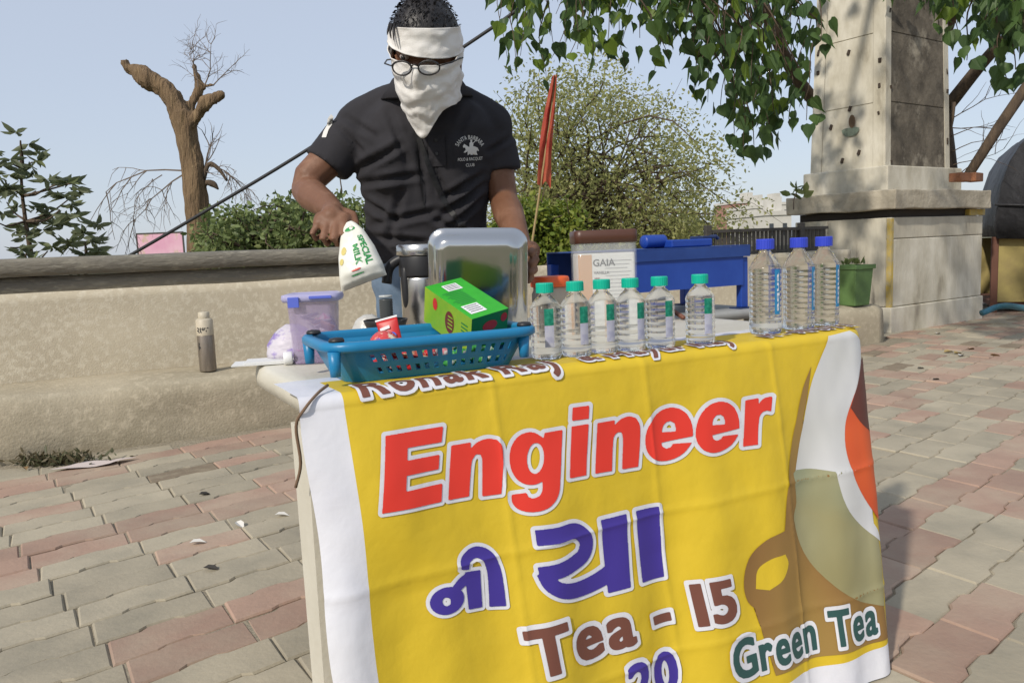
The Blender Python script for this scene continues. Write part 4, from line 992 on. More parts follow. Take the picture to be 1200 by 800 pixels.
# green tea box
m_tgreen = mat('box_green', (.03, .40, .015), .4, (.02, .34, .012), 30); m_tdk = mat('box_dark_green', (.01, .17, .04), .4); m_tlime = mat('box_lime', (.30, .42, .02), .4, (.15, .36, .02), 9)
m_trd = mat('box_red', (.50, .02, .02), .4); m_tmar = mat('box_maroon', (.13, .02, .015), .4)
# placed from its visible corners: top face tilted toward the camera
q0, q1, q2 = PY(498, 336, 1.60), PY(553, 374, 1.47), PY(596, 361, 1.53); q3 = q0+(q2-q1)
ex, ey = (q1-q0), (q3-q0); ez = ex.cross(ey).normalized()*-.075
if ez.z > 0: ez = -ez
tb = thing('tea_box', 'bright green tea carton tilted in the blue basket', 'carton', q0+ez)
L_ = lambda a, b, c: tuple(ex*a+ey*b+ez*(c-1))
bxv = [L_(a, b, c) for c in (0, 1) for a, b in ((0, 0), (1, 0), (1, 1), (0, 1))]
obj('carton', (bxv, [(0, 1, 2, 3), (7, 6, 5, 4), (0, 4, 5, 1), (1, 5, 6, 2), (2, 6, 7, 3), (3, 7, 4, 0)]), [m_tgreen, m_tlime, m_tdk], tb, mi=[0, 0, 1, 2, 1, 2])
nup = -ez.normalized(); nfr = -ey.normalized(); nrt = ex.normalized()
def onface(name, pts, org, a, b, n, mm, off=.0006): obj(name, ([tuple(Vector(org)+a*p[0]+b*p[1]+n*off) for p in pts], [tuple(range(len(pts)))]), mm, tb)
Z0 = Vector(L_(0, 0, 0)); F0 = Vector(L_(0, 0, 1)); R0 = Vector(L_(1, 0, 1))
for p in (((.10, .32), (.10, .72), (.27, .72), (.27, .32)), ((.68, .12), (.68, .55), (.90, .55), (.90, .12))): onface('white_label', p, Z0, ex, ey, nup, m_print_w)
circ = lambda cx_, cy_, rx, ry: [(cx_+rx*math.cos(a), cy_+ry*math.sin(a)) for a in np.linspace(0, 2*math.pi, 17)[:-1]]
for k in range(9): onface('fine_print', ((.30+.04*k, .1+.05*(k % 3)), (.30+.04*k, .62), (.312+.04*k, .62), (.312+.04*k, .1+.05*(k % 3))), Z0, ex, ey, nup, m_tdk, .0005)
for k in range(4): onface('fine_print', ((.125+.035*k, .36), (.125+.035*k, .68), (.135+.035*k, .68), (.135+.035*k, .36)), Z0, ex, ey, nup, m_print_k, .0010); onface('fine_print', ((.71+.045*k, .17), (.71+.045*k, .50), (.722+.045*k, .50), (.722+.045*k, .17)), Z0, ex, ey, nup, m_print_k, .0010)
for k in range(5): onface('fine_print', ((.80, .30+.1*k), (.93, .30+.1*k), (.93, .34+.1*k), (.80, .34+.1*k)), F0, ex, -ez, nfr, m_tdk, .0006)
for k in range(4): onface('maroon_print', ((.53, .34+.1*k), (.63, .34+.1*k), (.63, .38+.1*k), (.53, .38+.1*k)), F0, ex, -ez, nfr, m_tlime, .0012)
onface('red_oval', circ(.24, .72, .05, .17), F0, ex, -ez, nfr, m_trd); onface('maroon_oval', circ(.56, .50, .095, .30), F0, ex, -ez, nfr, m_tmar)
onface('red_oval', circ(.5, .68, .2, .14), R0, ey, -ez, nrt, m_trd); onface('red_oval', circ(.88, .8, .09, .12), R0, ey, -ez, nrt, m_trd)
# red sachet and round sweet pack
pk = thing('red_sachet', 'red foil sachet with a blue dot standing beside the green carton', 'packet', BK(.135, .085, .02))
sg = rings([[Vector((.020*w_*math.cos(a), .012*d_*math.sin(a), z)) for a in np.linspace(0, 2*math.pi, 17)[:-1]] for z, w_, d_ in ((0, 1, .1), (.004, 1, .15), (.012, .97, .6), (.035, .95, .75), (.062, .97, .5), (.074, 1.0, .12), (.080, 1.0, .08))])
so = obj('sachet', sg, m_trd, pk, smooth=True); 
obj('blue_dot', ([(.006+.0065*math.cos(a), -.0098, .048+.0065*math.sin(a)) for a in np.linspace(0, 6.283, 17)[:-1]], [tuple(range(16))]), mat('dot_blue', (.03, .12, .6), .4), pk)
obj('white_seal', box(-.0205, .0205, -.0012, .0012, .0802, .0835), m_print_w, pk); pk.rotation_euler = (R(-10), R(-13), TA-R(30))
obj('white_streak', ([(-.014, -.0085, .066), (.004, -.0088, .068), (.004, -.0088, .0625), (-.014, -.0085, .0605)], [(0, 1, 2, 3)]), m_print_w, pk); obj('cream_foot', ([(-.006, -.0092, .018), (.016, -.0085, .032), (.017, -.006, .01), (.004, -.008, .006)], [(0, 1, 2, 3)]), mat('foil_cream', (.6, .5, .3), .4), pk)
rp_ = obj('round_packet', lathe([(.002, .028), (.012, .026), (.022, .02), (.026, .012), (.022, .003), (.010, 0)], 24), mat('packet_mix', (.55, .06, .06), .25, (.7, .62, .45), 45, nmix=(.48, .55), col3=(.15, .1, .4), n3=60, mix3=(.58, .62)), smooth=True, loc=BK(.105, .060, .052)); rp_.rotation_euler = (R(40), 0, R(20))
tag(rp_, 'round shiny multicoloured sweet packet in the basket left of the red sachet', 'packet')
for i, (x, y, z, rx, rz, c1, c2, lab) in enumerate(((.145, .06, .040, .5, .3, (.55, .05, .04), (.65, .55, .3), 'small red and gold foil packet behind the basket front rim'), (.19, .13, .045, .3, -.5, (.6, .3, .3), (.65, .62, .6), 'pinkish foil packet lying beside the green carton'), (.10, .135, .035, .2, .9, (.62, .58, .5), (.2, .12, .4), 'pale foil packet at the back of the basket'))):
    gg = rings([[(.030*w_*math.cos(a), .010*d_*math.sin(a)+.001*nz(w_*5, a, i), zz) for a in np.linspace(0, 2*math.pi, 17)[:-1]] for zz, w_, d_ in ((-.034, 1, .08), (-.030, 1, .15), (-.02, .95, .8), (0, .93, 1), (.02, .95, .8), (.030, 1, .15), (.034, 1, .08))])
    o = obj('foil_packet', gg, mat('foil_%d' % i, c1, .3, c2, 40, nmix=(.5, .56)), smooth=True, loc=BK(x, y, z), rot=(R(70)+rx, .2, TA+rz)); tag(o, lab, 'packet')
# ------------------------------------------------------------------ lilac tub
tp = PZ(372, 424, TH); tub = thing('lilac_tub', 'translucent lilac plastic tub with blue clip lid at the table left', 'tub', tp, TA-R(24))
m_lil = mat('lilac_plastic', (.60, .50, .74), .2, alpha=.34); m_lid = mat('lid_lilac', (.55, .53, .80), .3, trans=.35, ior=1.15); m_seal = mat('seal_blue', (.10, .14, .55), .35)
def rr(a, b, r, z): return [(x, y, z) for x, y in rrect(-a, a, -b, b, r, 5)]
a_, b_h = .050, .042; kk = tp.y/1.72
tr_out = [rr(a_*.82, b_h*.82, .014, .0), rr(a_*.86, b_h*.86, .016, .004), rr(a_*.98, b_h*.98, .016, .128), rr(a_, b_h, .016, .130)]
obj('body', rings(tr_out+[rr(a_-.002, b_h-.002, .015, .130), rr(a_*.86-.002, b_h*.86-.002, .014, .006)], True), m_lil, tub, smooth=True)
ld_ = obj('lid', rings([rr(a_+.006, b_h+.006, .018, .128), rr(a_+.009, b_h+.009, .02, .134), rr(a_+.008, b_h+.008, .02, .142), rr(a_-.002, b_h-.002, .016, .1445), rr(a_-.006, b_h-.006, .014, .1415)]), m_lid, tub, smooth=True)
obj('blue_clip', join(box(-.042, -.02, -b_h-.0135, -b_h-.0095, .118, .139, .001), box(.0, .045, -b_h-.0135, -b_h-.0095, .134, .140, .001)), m_seal, ld_)
ct = [mat('sachet_pink', (.50, .08, .33), .5, (.62, .25, .5), 25), mat('sachet_white', (.62, .58, .60), .5, (.5, .4, .5), 20), mat('sachet_peach', (.6, .35, .3), .5)]
rt = random.Random(5)
for i in range(15):
    z = .010+.0062*i; k = 0 if z < .045 else rt.choice((1, 1, 2)); x, y = rt.uniform(-.02, .02), rt.uniform(-.014, .014); s_ = rt.uniform(.6, .85)
    gg = rings([[(.020*w_*math.cos(a)*s_, .004*d_*math.sin(a), zz*s_) for a in np.linspace(0, 2*math.pi, 13)[:-1]] for zz, w_, d_ in ((-.028, 1, .1), (-.022, 1, .6), (0, .96, 1), (.022, 1, .6), (.028, 1, .1))])
    obj('sachet', gg, ct[k], tub, smooth=True, loc=(x, y, max(z, .018)), rot=(rt.uniform(.9, 2.2), rt.uniform(-.5, .5), rt.uniform(0, 6)))
# ------------------------------------------------------------------ plastic bag, papers, lying bottle at the left end
m_bag = mat('white_polythene', (.66, .62, .68), .4, (.30, .22, .52), 20, nmix=(.50, .60), bump=.5, bscale=30, bdist=.01, transl=.15, stretch=(1, 1, 2.2)); m_bagp = mat('pink_polythene', (.68, .55, .58), .4, (.55, .13, .20), 60, nmix=(.52, .58), bump=.4, bscale=40, bdist=.01)
bgp = PZ(322, 410, TH+.006)
def lump(a, b, h, seed, n=18, mfl=9):
    rs = []
    for j in range(mfl):
        t = j/(mfl-1); rad = math.sin(math.pi*(.5+.47*t))**.6 if t > 0 else 1
        ring = []
        for k in range(n):
            an = 2*math.pi*k/n; w_ = 1+.16*nz(math.cos(an)*1.5+seed, math.sin(an)*1.5, t*2)+.06*nz(math.cos(an)*5+seed, math.sin(an)*5, t*6)
            ring.append((a*rad*w_*math.cos(an), b*rad*w_*math.sin(an), h*t*(1+.12*nz(math.cos(an)*2, math.sin(an)*2, seed))))
        rs.append(ring)
    return rings(rs)
o = obj('plastic_bag', lump(.062, .045, .066, 3), m_bag, smooth=True, loc=T2W(.115, .50, TH+.008)); tag(o, 'white plastic bag with purple print on the left end of the table', 'bag')
o = obj('plastic_bag', lump(.04, .04, .088, 8), m_bagp, smooth=True, loc=T2W(.20, .535, TH+.001)); tag(o, 'white bag with pink print behind the purple printed bag', 'bag')
o = obj('folded_papers', join(box(-.10, .05, -.035, .035, 0, .0025), box(-.075, .05, -.03, .038, .0028, .006)), mat('paper', (.68, .68, .66), .7), loc=T2W(.085, .465, TH+.0015), rot=(0, 0, R(12))); tag(o, 'flat white papers under the bag, sticking out over the table end', 'paper')
bt = thing('lying_bottle', 'small clear bottle with white cap lying before the lilac tub', 'bottle', T2W(.075, .415, TH+.0145), R(14))
Mx = Matrix.Rotation(R(90), 4, 'Y'); obj('body', xf(lathe([(.010, .02), (.0125, .024), (.0135, .04), (.0135, .085), (.010, .088)], 18), Mx), m_pet, bt, smooth=True); obj('cap', xf(lathe([(.012, 0), (.013, .002), (.013, .016), (.0115, .018)], 18), Mx), m_print_w, bt, smooth=True)
# ------------------------------------------------------------------ steel tray
m_steel = mat('steel', (.55, .55, .54), .12, metal=1, bump=.06, bscale=8, bdist=.01); m_steel.node_tree.nodes['Principled BSDF'].inputs['Anisotropic'].default_value = .3
m_steelb = mat('brushed_steel', (.58, .57, .55), .26, metal=1)
trp = PY(561, 400, 1.86); trp.z = TH+.001
tray = thing('steel_tray', 'upright polished steel tray leaning in front of the person', 'tray', trp, R(-2)); a1, h1 = .1115, .262
def trr(d, y): return [(x, y, z) for x, z in rrect(-a1+d, a1-d, d, h1-d, max(.008, .036-d*.55), 7)]
to = obj('pan', rings([trr(0, .030), trr(0, .034), trr(-.003, .034), trr(-.004, .030), trr(-.001, .0275), trr(.006, .026), trr(.012, .016), trr(.018, .006), trr(.026, .001), trr(.034, 0), trr(.042, -.0005), trr(.06, .0)], True), m_steel, tray, smooth=True)
tray.rotation_euler = (R(5), R(2.0), R(2))
# ------------------------------------------------------------------ steel jug with black collar and handle
jp = PY(492, 400, 1.97); jp.z = TH+.001
jug = thing('steel_jug', 'tall steel jug with black collar and curved black handle left of the tray', 'jug', jp+Vector((.012, .035, 0)))
obj('body', lathe([(.05, 0), (.056, .004), (.056, .15), (.055, .158)], 40), m_steelb, jug, smooth=True); obj('collar', lathe([(.0575, .158), (.0585, .162), (.0585, .205), (.0575, .208)], 40), m_blk, jug, smooth=True)
obj('lid', lathe([(.060, .2085), (.062, .211), (.062, .234), (.058, .237), (.02, .239)], 40), m_steelb, jug, smooth=True)
J = lambda x, y, dy=0: PY(x, y, jp.y+.02+dy)-Vector(jug.location)
hp = smooth_path([tuple(J(482, 303)), tuple(J(468, 304)), tuple(J(456, 314)), tuple(J(453, 332))], 6)
obj('spout', tube(hp, [.0125]*len(hp), 12, flat=1), m_blk, jug, smooth=True); hp2 = smooth_path([tuple(J(480, 306, -.01)), tuple(J(475, 320, -.02)), tuple(J(477, 350, -.02)), tuple(J(480, 362, -.01))], 6)
obj('handle', tube(hp2, .011, 12), m_blk, jug, smooth=True)
pn = PY(452, 378, 1.88); pan = thing('black_pan', 'black shallow pan behind the blue basket rim', 'pan', (pn.x, pn.y, TH+.001))
obj('stand_ring', lathe([(.03, 0), (.031, .001), (.031, .017), (.03, .018)], 24), m_blk, pan, smooth=True)
obj('bowl', lathe([(.028, .018), (.034, .021), (.048, .053), (.052, .063), (.051, .064), (.046, .054), (.03, .024), (.005, .022)], 32), mat('pan_black', (.03, .03, .032), .4), pan, smooth=True)
cpr = [(.014, 0)]
for i in range(15): cpr += [(.0165, .003+i*.006), (.0145, .006+i*.006)]
cs = thing('cup_stack', 'stack of ribbed dark cups standing in the black pan', 'cups', (pn.x+.004, pn.y-.006, TH+.0235))
obj('cups', lathe(cpr, 24), mat('cup_dark', (.06, .065, .065), .35), cs, smooth=True); obj('rim', lathe([(.012, .093), (.0155, .094), (.0155, .098), (.012, .0985)], 24), mat('cup_rim', (.45, .47, .46), .3), cs, smooth=True)
o = obj('white_bundle', lump(.05, .035, .042, 15), mat('clear_film', (.7, .69, .66), .3, trans=.3, bump=.6, bscale=30, bdist=.01), smooth=True, loc=PZ(428, 388, TH+.001)+Vector((.0, .06, 0))); tag(o, 'crumpled white film bundle between the lilac tub and black pan', 'wrapping')
# ------------------------------------------------------------------ jars
oj = PY(648, 372, 2.05); ojar = thing('orange_lid_jar', 'cream jar with an orange lid right of the steel tray', 'jar', (oj.x-.005, oj.y, TH+.001))
oz = PY(648, 334, 2.05).z-TH
obj('body', lathe([(.043, 0), (.047, .004), (.047, oz-.022), (.043, oz-.012), (.043, oz)], 32), mat('jar_cream', (.55, .48, .38), .4, trans=.3), ojar, smooth=True); obj('lid', lathe([(.0485, oz-.004), (.0495, oz-.002), (.0495, oz+.016), (.047, oz+.021), (.04, oz+.022)], 40), mat('lid_orange', (.75, .12, .03), .4), ojar, smooth=True)
gj = PY(709, 380, 2.08); gz = PY(709, 270, 2.08).z-TH
gjar = thing('square_jar', 'clear square jar with brown lid and white printed packet inside', 'jar', (gj.x, gj.y, TH+.001), R(4)); ga = .078
m_clear = mat('clear_plastic', (.85, .87, .87), .05, alpha=.16)
def gr(d, z, b=.055): return [(x, y, z) for x, y in rrect(-ga+d, ga-d, -b+d, b-d, .016, 4)]
obj('body', rings([gr(.002, 0), gr(0, .004), gr(0, gz-.032), gr(.002, gz-.03), gr(.003, gz-.032), gr(.003, .006), gr(.006, .004)]), m_clear, gjar, smooth=True)
obj('lid', rings([gr(.002, gz-.033), gr(-.002, gz-.032), gr(-.002, gz-.003), gr(.002, gz)]), mat('lid_brown', (.085, .035, .022), .4), gjar, smooth=True)
zt_ = gz-.058; pkv = obj('packet', box(-ga+.006, ga-.006, -.046, .046, .008, zt_, .004), [mat('packet_white', (.66, .66, .63), .5)], gjar)
obj('packet_brown_side', box(-ga+.0055, -ga+.040, -.0468, -.0461, .009, zt_-.003), mat('packet_tan', (.52, .27, .10), .5), gjar)
for body, z, hgt, x in (('GAIA', zt_-.032, .017, -ga+.042), ('VANILLA', zt_-.052, .007, -ga+.044)):
    tg_ = text_geo(body, .02); obj('lettering', ([(x+v[0]*hgt/.7, -.0472, z+v[1]*hgt/.7) for v in tg_[0]], tg_[1]), m_print_k, gjar)
obj('fine_print', join(*[box(-.004, ga-.016-.010*((i*7) % 3)/2, -.0470, -.0462, zt_-.020-i*.0095, zt_-.0185-i*.0095) for i in range(12)]), mat('grey_print', (.3, .3, .3), .6), gjar)
obj('brown_bar', join(box(-ga+.044, -.004-.02, -.047, -.0463, zt_-.075, zt_-.0705),), mat('print_sienna', (.35, .14, .08), .5), gjar)
obj('brown_mark', ([(-ga+.052+.007*math.cos(a), -.0471, zt_-.0615+.005*math.sin(a)) for a in np.linspace(math.pi, 2*math.pi, 9)], [tuple(range(9))]), m_lbr, gjar)
# ------------------------------------------------------------------ blue steel stand
m_bst = mat('stand_blue', (.012, .05, .30), .42, (.02, .07, .36), 6, bump=.04, bscale=20); m_bsd = mat('stand_dark', (.015, .03, .10), .5)
sr = T2W(1.575, .63, TH); sl_ = sr-tu*.55; sz = .196
stand = thing('blue_stand', 'blue painted steel stand with box top behind the bottles', 'stand', (sl_.x, sl_.y, TH), TA)
SLn = .55
obj('front_panel', box(.02, SLn-.012, .0, .004, .075, sz-.022), m_bst, stand)
m_bsb = mat('stand_band', (.014, .045, .20), .45, (.02, .06, .25), 9)
obj('top_band', join(box(.0, SLn+.012, -.006, .0, sz-.032, sz), box(.0, SLn+.012, -.0055, .30, sz+.0005, sz+.004), box(.0, SLn+.012, .296, .30, .08, sz)), m_bsb, stand)
for x, y in ((0, 0), (SLn-.016, 0), (0, .27), (SLn-.016, .27)):
    g1 = box(x, x+.028, y+.0045, y+.028, .004, sz-.034, .002); g2 = box(x-.018, x+.046, y-.010, y+.04, .0, .0038)
    lgo = obj('leg', g1, m_bst, stand); obj('foot_plate', g2, m_bsd, lgo)
obj('top_box', box(.27, .43, .02, .16, sz+.0045, sz+.028, .004), m_bst, stand)
obj('roller', xf(lathe([(.006, 0), (.019, .002), (.02, .006), (.02, .075), (.019, .079), (.006, .081)], 24), Matrix.Translation((.20, .07, sz+.025)) @ Matrix.Rotation(R(90), 4, 'Y')), m_bst, stand, smooth=True)
obj('valve', join(box(.40, .455, .03, .09, sz+.028, sz+.036, .002), tube([(.455, .06, sz+.032), (.48, .06, sz+.034), (.49, .06, sz+.026)], .006, 8)), m_bsd, stand)
o = obj('wooden_tongs', tube([PZ(775, 363, TH+.02), PZ(785, 362, TH+.018), PZ(801, 372, TH+.008)], [.006, .007, .006], 8), mat('dark_wood', (.16, .06, .035), .5), smooth=True); tag(o, 'dark red wooden handle lying under the blue stand', 'handle')
# ------------------------------------------------------------------ flask on the ledge
fp = WO; best = None
for k in np.linspace(0, 3, 400):
    p = WO+wu*k+wv*.17+Vector((0, 0, .338)); x = proj(p)[0]
    if best is None or abs(x-244) < best[0]: best = (abs(x-244), p)
fp = best[1]; hF = (434-364)*fp.y/F_PX*1.0; rF = .046
fk = thing('metal_flask', 'dull metal flask with dark lettering on the wall ledge', 'flask', fp)
obj('body', lathe([(rF*.95, 0), (rF, .006), (rF, hF*.60), (rF*.99, hF*.605)], 28), mat('flask_metal', (.30, .26, .22), .38, (.22, .19, .16), 14, metal=.6, stretch=(3, 3, .5)), fk, smooth=True)
obj('upper_label', lathe([(rF*1.0, hF*.606), (rF*1.01, hF*.61), (rF*1.01, hF*.86), (rF*.8, hF*.89)], 28), mat('flask_cream', (.55, .49, .38), .5, (.45, .4, .31), 12), fk, smooth=True)
obj('cap', lathe([(rF*.66, hF*.885), (rF*.68, hF*.89), (rF*.66, hF*.985), (rF*.5, hF)], 24), mat('flask_cap', (.50, .45, .35), .5), fk, smooth=True)
tx = text_geo('રાજ', .03); tw = max(v[0] for v in tx[0])
def wrapt(v, w_, z0, r, a0): a = a0+(v[0]/tw-.5)*w_; return (r*math.sin(a), -r*math.cos(a), z0+v[1]*w_*r/tw)
obj('lettering', ([wrapt(v, 1.5, hF*.66, rF*1.022, .05) for v in tx[0]], tx[1]), m_print_k, fk); obj('dark_emblem', ([(rF*1.008*math.sin(a_*.3-.55), -rF*1.008*math.cos(a_*.3-.55), hF*.43+.024*b_) for a_, b_ in ((-.6, 0), (-.2, 1), (.5, .7), (.2, .2), (.9, -.4), (.1, -.6), (-.1, -1.1))], [tuple(range(7))]), m_print_k, fk)
# ------------------------------------------------------------------ litter
o = obj('paper_scrap', ([(x, y, .012+.012*nz(x*9, y*9, 4)) for j in range(6) for i in range(9) for x, y in [(-.13+.0325*i+.02*j, -.05+.02*j)]], [(j*9+i, j*9+i+1, j*9+i+10, j*9+i+9) for j in range(5) for i in range(8)]), mat('pink_paper', (.58, .50, .47), .8), smooth=True, loc=PZ(97, 547, .0), rot=(0, 0, R(14))); tag(o, 'crumpled pinkish paper scrap on the pavement by the wall', 'litter')
wd = thing('weed_tuft', 'grey green weed tuft at the foot of the ledge, left', 'weed', PZ(64, 545, .0)+Vector((0, .02, 0)))
n = 420; ps = [(random.gauss(0, .10), random.gauss(0, .03), abs(random.gauss(0, .02))) for _ in range(n)]
lo = link('leaves', leaves_mesh('leaves', ps, [(random.gauss(0, .7), random.gauss(0, .7), random.uniform(.1, 1)) for _ in range(n)], [random.uniform(.02, .055) for _ in range(n)], 'lance', [leafmat('weed_a', (.10, .105, .055)), leafmat('weed_b', (.16, .135, .08))], [random.randrange(2) for _ in range(n)]), wd)
m_dl = [mat('dry_leaf_a', (.20, .12, .05), .8), mat('dry_leaf_b', (.33, .24, .09), .8), mat('dry_leaf_c', (.05, .045, .04), .8), mat('scrap_white', (.6, .58, .54), .7)]
dlm = [mesh('dry_leaf', *leaf_geo('oval', .5, .2), mm) for mm in m_dl]
spots = [(1106, 413, 1, 'curled yellowish dry leaf, largest of those right of the table'), (1135, 409, 0, 'brown dry leaf right of the curled yellowish leaf'), (1118, 414, 1, 'dry leaf touching the curled yellowish leaf'), (1093, 445, 2, 'dark dry leaf alone on the green pavers right of the table'), (1098, 391, 3, 'white scrap of paper at the foot of the pedestal'), (1125, 417, 3, 'small white scrap below the dry leaves'), (1160, 416, 0, 'thin brown leaf toward the right edge'),
         (233, 580, 2, 'dark flat leaf on pale pavers left of the table'), (222, 637, 3, 'pale scrap on the pavers below the dark leaf'), (277, 612, 3, 'pale crumb beside the zigzag joint left of the table'), (322, 604, 3, 'pale fragment nearest the table leg'), (238, 666, 2, 'tiny dark leaf below the pale scrap at left'), (28, 548, 0, 'orange brown scrap beside the weed tuft'), (1075, 432, 2, 'small dark leaf nearest the banner corner')]
for x, y, k, lab in spots:
    p = PZ(x, y, .006); o = link('litter_scrap' if k == 3 else 'dry_leaf', dlm[k], loc=p+Vector((0, 0, .004)), rot=(random.uniform(-.2, .2), random.uniform(-.15, .1), random.uniform(-1, 1))); s_ = (.09 if y < 430 else .055); o.scale = (s_, s_, s_); tag(o, lab, 'litter', 'litter on the pavement')
# sprigs in the planter and at the corner
sp = []
for i in range(14): sp.append(((random.uniform(-.1, .1), random.uniform(-.1, .1), .39), (random.gauss(0, .6), random.gauss(0, .6), .7), random.uniform(.06, .1)))
obj_l = link('sprigs', leaves_mesh('sprigs', [a for a, b, c in sp], [b for a, b, c in sp], [c for a, b, c in sp], 'oval', gm, [i % 3 for i in range(len(sp))]), plant)
cw = thing('corner_weed', 'weed sprouting at the pedestal corner beside the green planter', 'weed', PZ(1022, 372, .1)); cwb = Vector(cw.location); tg = []
lv = []
for x, y in ((1040, 315), (1046, 322), (1036, 330), (1030, 345)):
    pth = wob((0, 0, 0), PY(x, y, cwb.y-.1)-cwb, 5, .08); tg.append(tube(pth, [.006, .005, .004, .004, .003, .002], 5)); lv += [(pth[-1], (random.gauss(0, 1), random.gauss(0, 1), .3), .08) for _ in range(4)]+[(pth[3], (random.gauss(0, 1), -.5, .3), .06)]
obj('stems', join(*tg), m_twig, cw); link('leaves', leaves_mesh('leaves', [tuple(a) for a, b, c in lv], [b for a, b, c in lv], [c for a, b, c in lv], 'oval', gm, [i % 3 for i in range(len(lv))]), cw)
random.seed(12)
sw_v = [tuple(PY(x, y, 7.9)-PY(925, 228, 7.9)) for x, y in ((922, 226), (930, 222), (936, 228), (928, 218), (933, 231), (938, 224))]
cpn = thing('cornice_sprout', 'small green sprout growing on the left end of the cornice', 'weed', PY(930, 231, 7.9))
link('leaves', leaves_mesh('leaves', sw_v*2, [(random.gauss(0, 1), random.gauss(0, .5), .6) for _ in range(12)], [.12]*12, 'oval', gm, [i % 3 for i in range(12)]), cpn); obj('stem', tube([(0, .0, -.12), (.0, 0, -.03), (.03, 0, .05)], .006, 5), m_twig, cpn)
# ------------------------------------------------------------------ the person behind the table
m_skin = mat('skin', (.195, .095, .055), .55, (.145, .066, .036), 7, col3=(.235, .125, .078), n3=16, mix3=(.52, .7), sss=.06, bump=.15, bscale=60, bdist=.004, spec=.4)
m_shirt = mat('charcoal_cotton', (.028, .027, .0305), .9, (.036, .0345, .039), 5, bump=.25, bscale=420, bdist=.002, spec=.2)
m_jean = mat('denim', (.10, .155, .23), .85, (.16, .22, .30), 14, bump=.3, bscale=200, bdist=.003)
m_scarf = mat('white_cotton', (.74, .72, .69), .9, (.68, .66, .63), 6, bump=.3, bscale=240, bdist=.002, spec=.2)
m_hair = mat('black_hair', (.012, .010, .010), .45, (.02, .017, .016), 40, bump=.5, bscale=70, bdist=.01, stretch=(1, .25, .6))
m_dark = mat('dark_frame', (.015, .013, .013), .35)
man = thing('person', 'person in charcoal polo with white cloth round the face, holding a milk pouch', 'person', (-.2, 2.42, 0)); mb = Vector(man.location)
Lc = lambda p: Vector(p)-mb
def pv_(x, y, Y): return PY(x, y, Y)
HC = Vector((-.19, 2.12, 1.421))
HR = Matrix.Rotation(R(-8), 3, 'Z') @ Matrix.Rotation(R(3), 3, 'Y') @ Matrix.Rotation(R(19), 3, 'X')
H2 = lambda x, y, z: HC+HR @ Vector((x, y, z))
def ell(c, r, n=20, mfl=12, rot=None):
    rs = []
    for j in range(mfl+1):
        ph = math.pi*(j/mfl)*.98+.01*math.pi
        rs.append([Vector((r[0]*math.sin(ph)*math.cos(2*math.pi*k/n)+c[0], r[1]*math.sin(ph)*math.sin(2*math.pi*k/n)+c[1], -r[2]*math.cos(ph)+c[2])) for k in range(n)])
    return rings(rs)
def elh(c, r): g = ell(c, r); return [tuple(H2(*v)) for v in g[0]], g[1]
def cap(pts, rad, n=14): return tube(pts, list(rad), n, True)
E1 = Vector((-.548, 2.25, 1.14)); WR = pv_(391, 247, 2.045)
S1 = Vector((-.402, 2.305, 1.31)); S2 = Vector((-.035, 2.33, 1.295)); E2 = Vector((-.008, 2.335, 1.095)); W2 = Vector((.034, 2.10, .962))
skin = [elh((0, .012, .052), (.076, .095, .098)), elh((0, -.018, -.03), (.062, .078, .088)), elh((0, -.092, .0), (.010, .010, .020)), elh((0, -.076, .052), (.056, .018, .014)),
        elh((-.079, .015, .01), (.010, .02, .032)), elh((.079, .015, .01), (.010, .02, .032)),
        cap([H2(0, .03, -.04), Vector((-.205, 2.27, 1.36)), Vector((-.215, 2.31, 1.28))], (.056, .06, .07)),
        cap([(-.22, 2.33, 1.28), (-.23, 2.36, 1.12), (-.235, 2.40, .95)], (.10, .105, .11)),
        cap([(-.215, 2.30, 1.34), S1], (.05, .05)), cap([(-.215, 2.30, 1.34), S2], (.05, .05)),
        cap([S1, Vector((-.478, 2.285, 1.235)), E1+Vector((.008, .0, .03)), E1], (.05, .050, .045, .042)), cap([E1, E1+(WR-E1)*.3+Vector((-.004, 0, 0)), E1+(WR-E1)*.7, WR], (.042, .043, .035, .027)),
        cap([S2, Vector((-.022, 2.34, 1.20)), E2], (.05, .047, .041)), cap([E2, E2+(W2-E2)*.3, E2+(W2-E2)*.7, W2], (.041, .044, .034, .027)),
        cap([(-.315, 2.42, .90), (-.33, 2.42, .5), (-.335, 2.46, .1)], (.075, .05, .038)), cap([(-.155, 2.42, .90), (-.14, 2.42, .5), (-.135, 2.46, .1)], (.075, .05, .038)), cap([(-.235, 2.41, .95), (-.235, 2.42, .88)], (.12, .11))]
# right hand (image left): back of the hand to the camera, fingers curled, thumb and first finger pinching the pouch top
def fing(chain, r): return cap([pv_(*c) for c in chain], [r*(1-.10*i) for i in range(len(chain))], 10)
skin += [cap([WR, pv_(389, 255, 1.99)], (.028, .030)), cap([pv_(377, 258, 1.985), pv_(403, 258, 1.985)], (.021, .021)), cap([pv_(374, 262, 1.975), pv_(402, 263, 1.975)], (.016, .017)),
    fing([(404, 262, 1.97), (404, 276, 1.945), (407, 281, 1.965), (409, 271, 1.985)], .0108), fing([(393.5, 264, 1.965), (391, 281, 1.938), (396, 287, 1.962), (401, 277, 1.99)], .0110),
    fing([(383, 263, 1.967), (378, 280, 1.942), (383, 286, 1.968), (390, 278, 1.99)], .0106), fing([(373.5, 261, 1.975), (365.5, 274, 1.957), (370, 280, 1.978), (378, 275, 2.0)], .0094),
    fing([(403, 248, 2.02), (414, 252, 2.0), (417, 262, 1.985), (411, 270, 1.985)], .0122)]
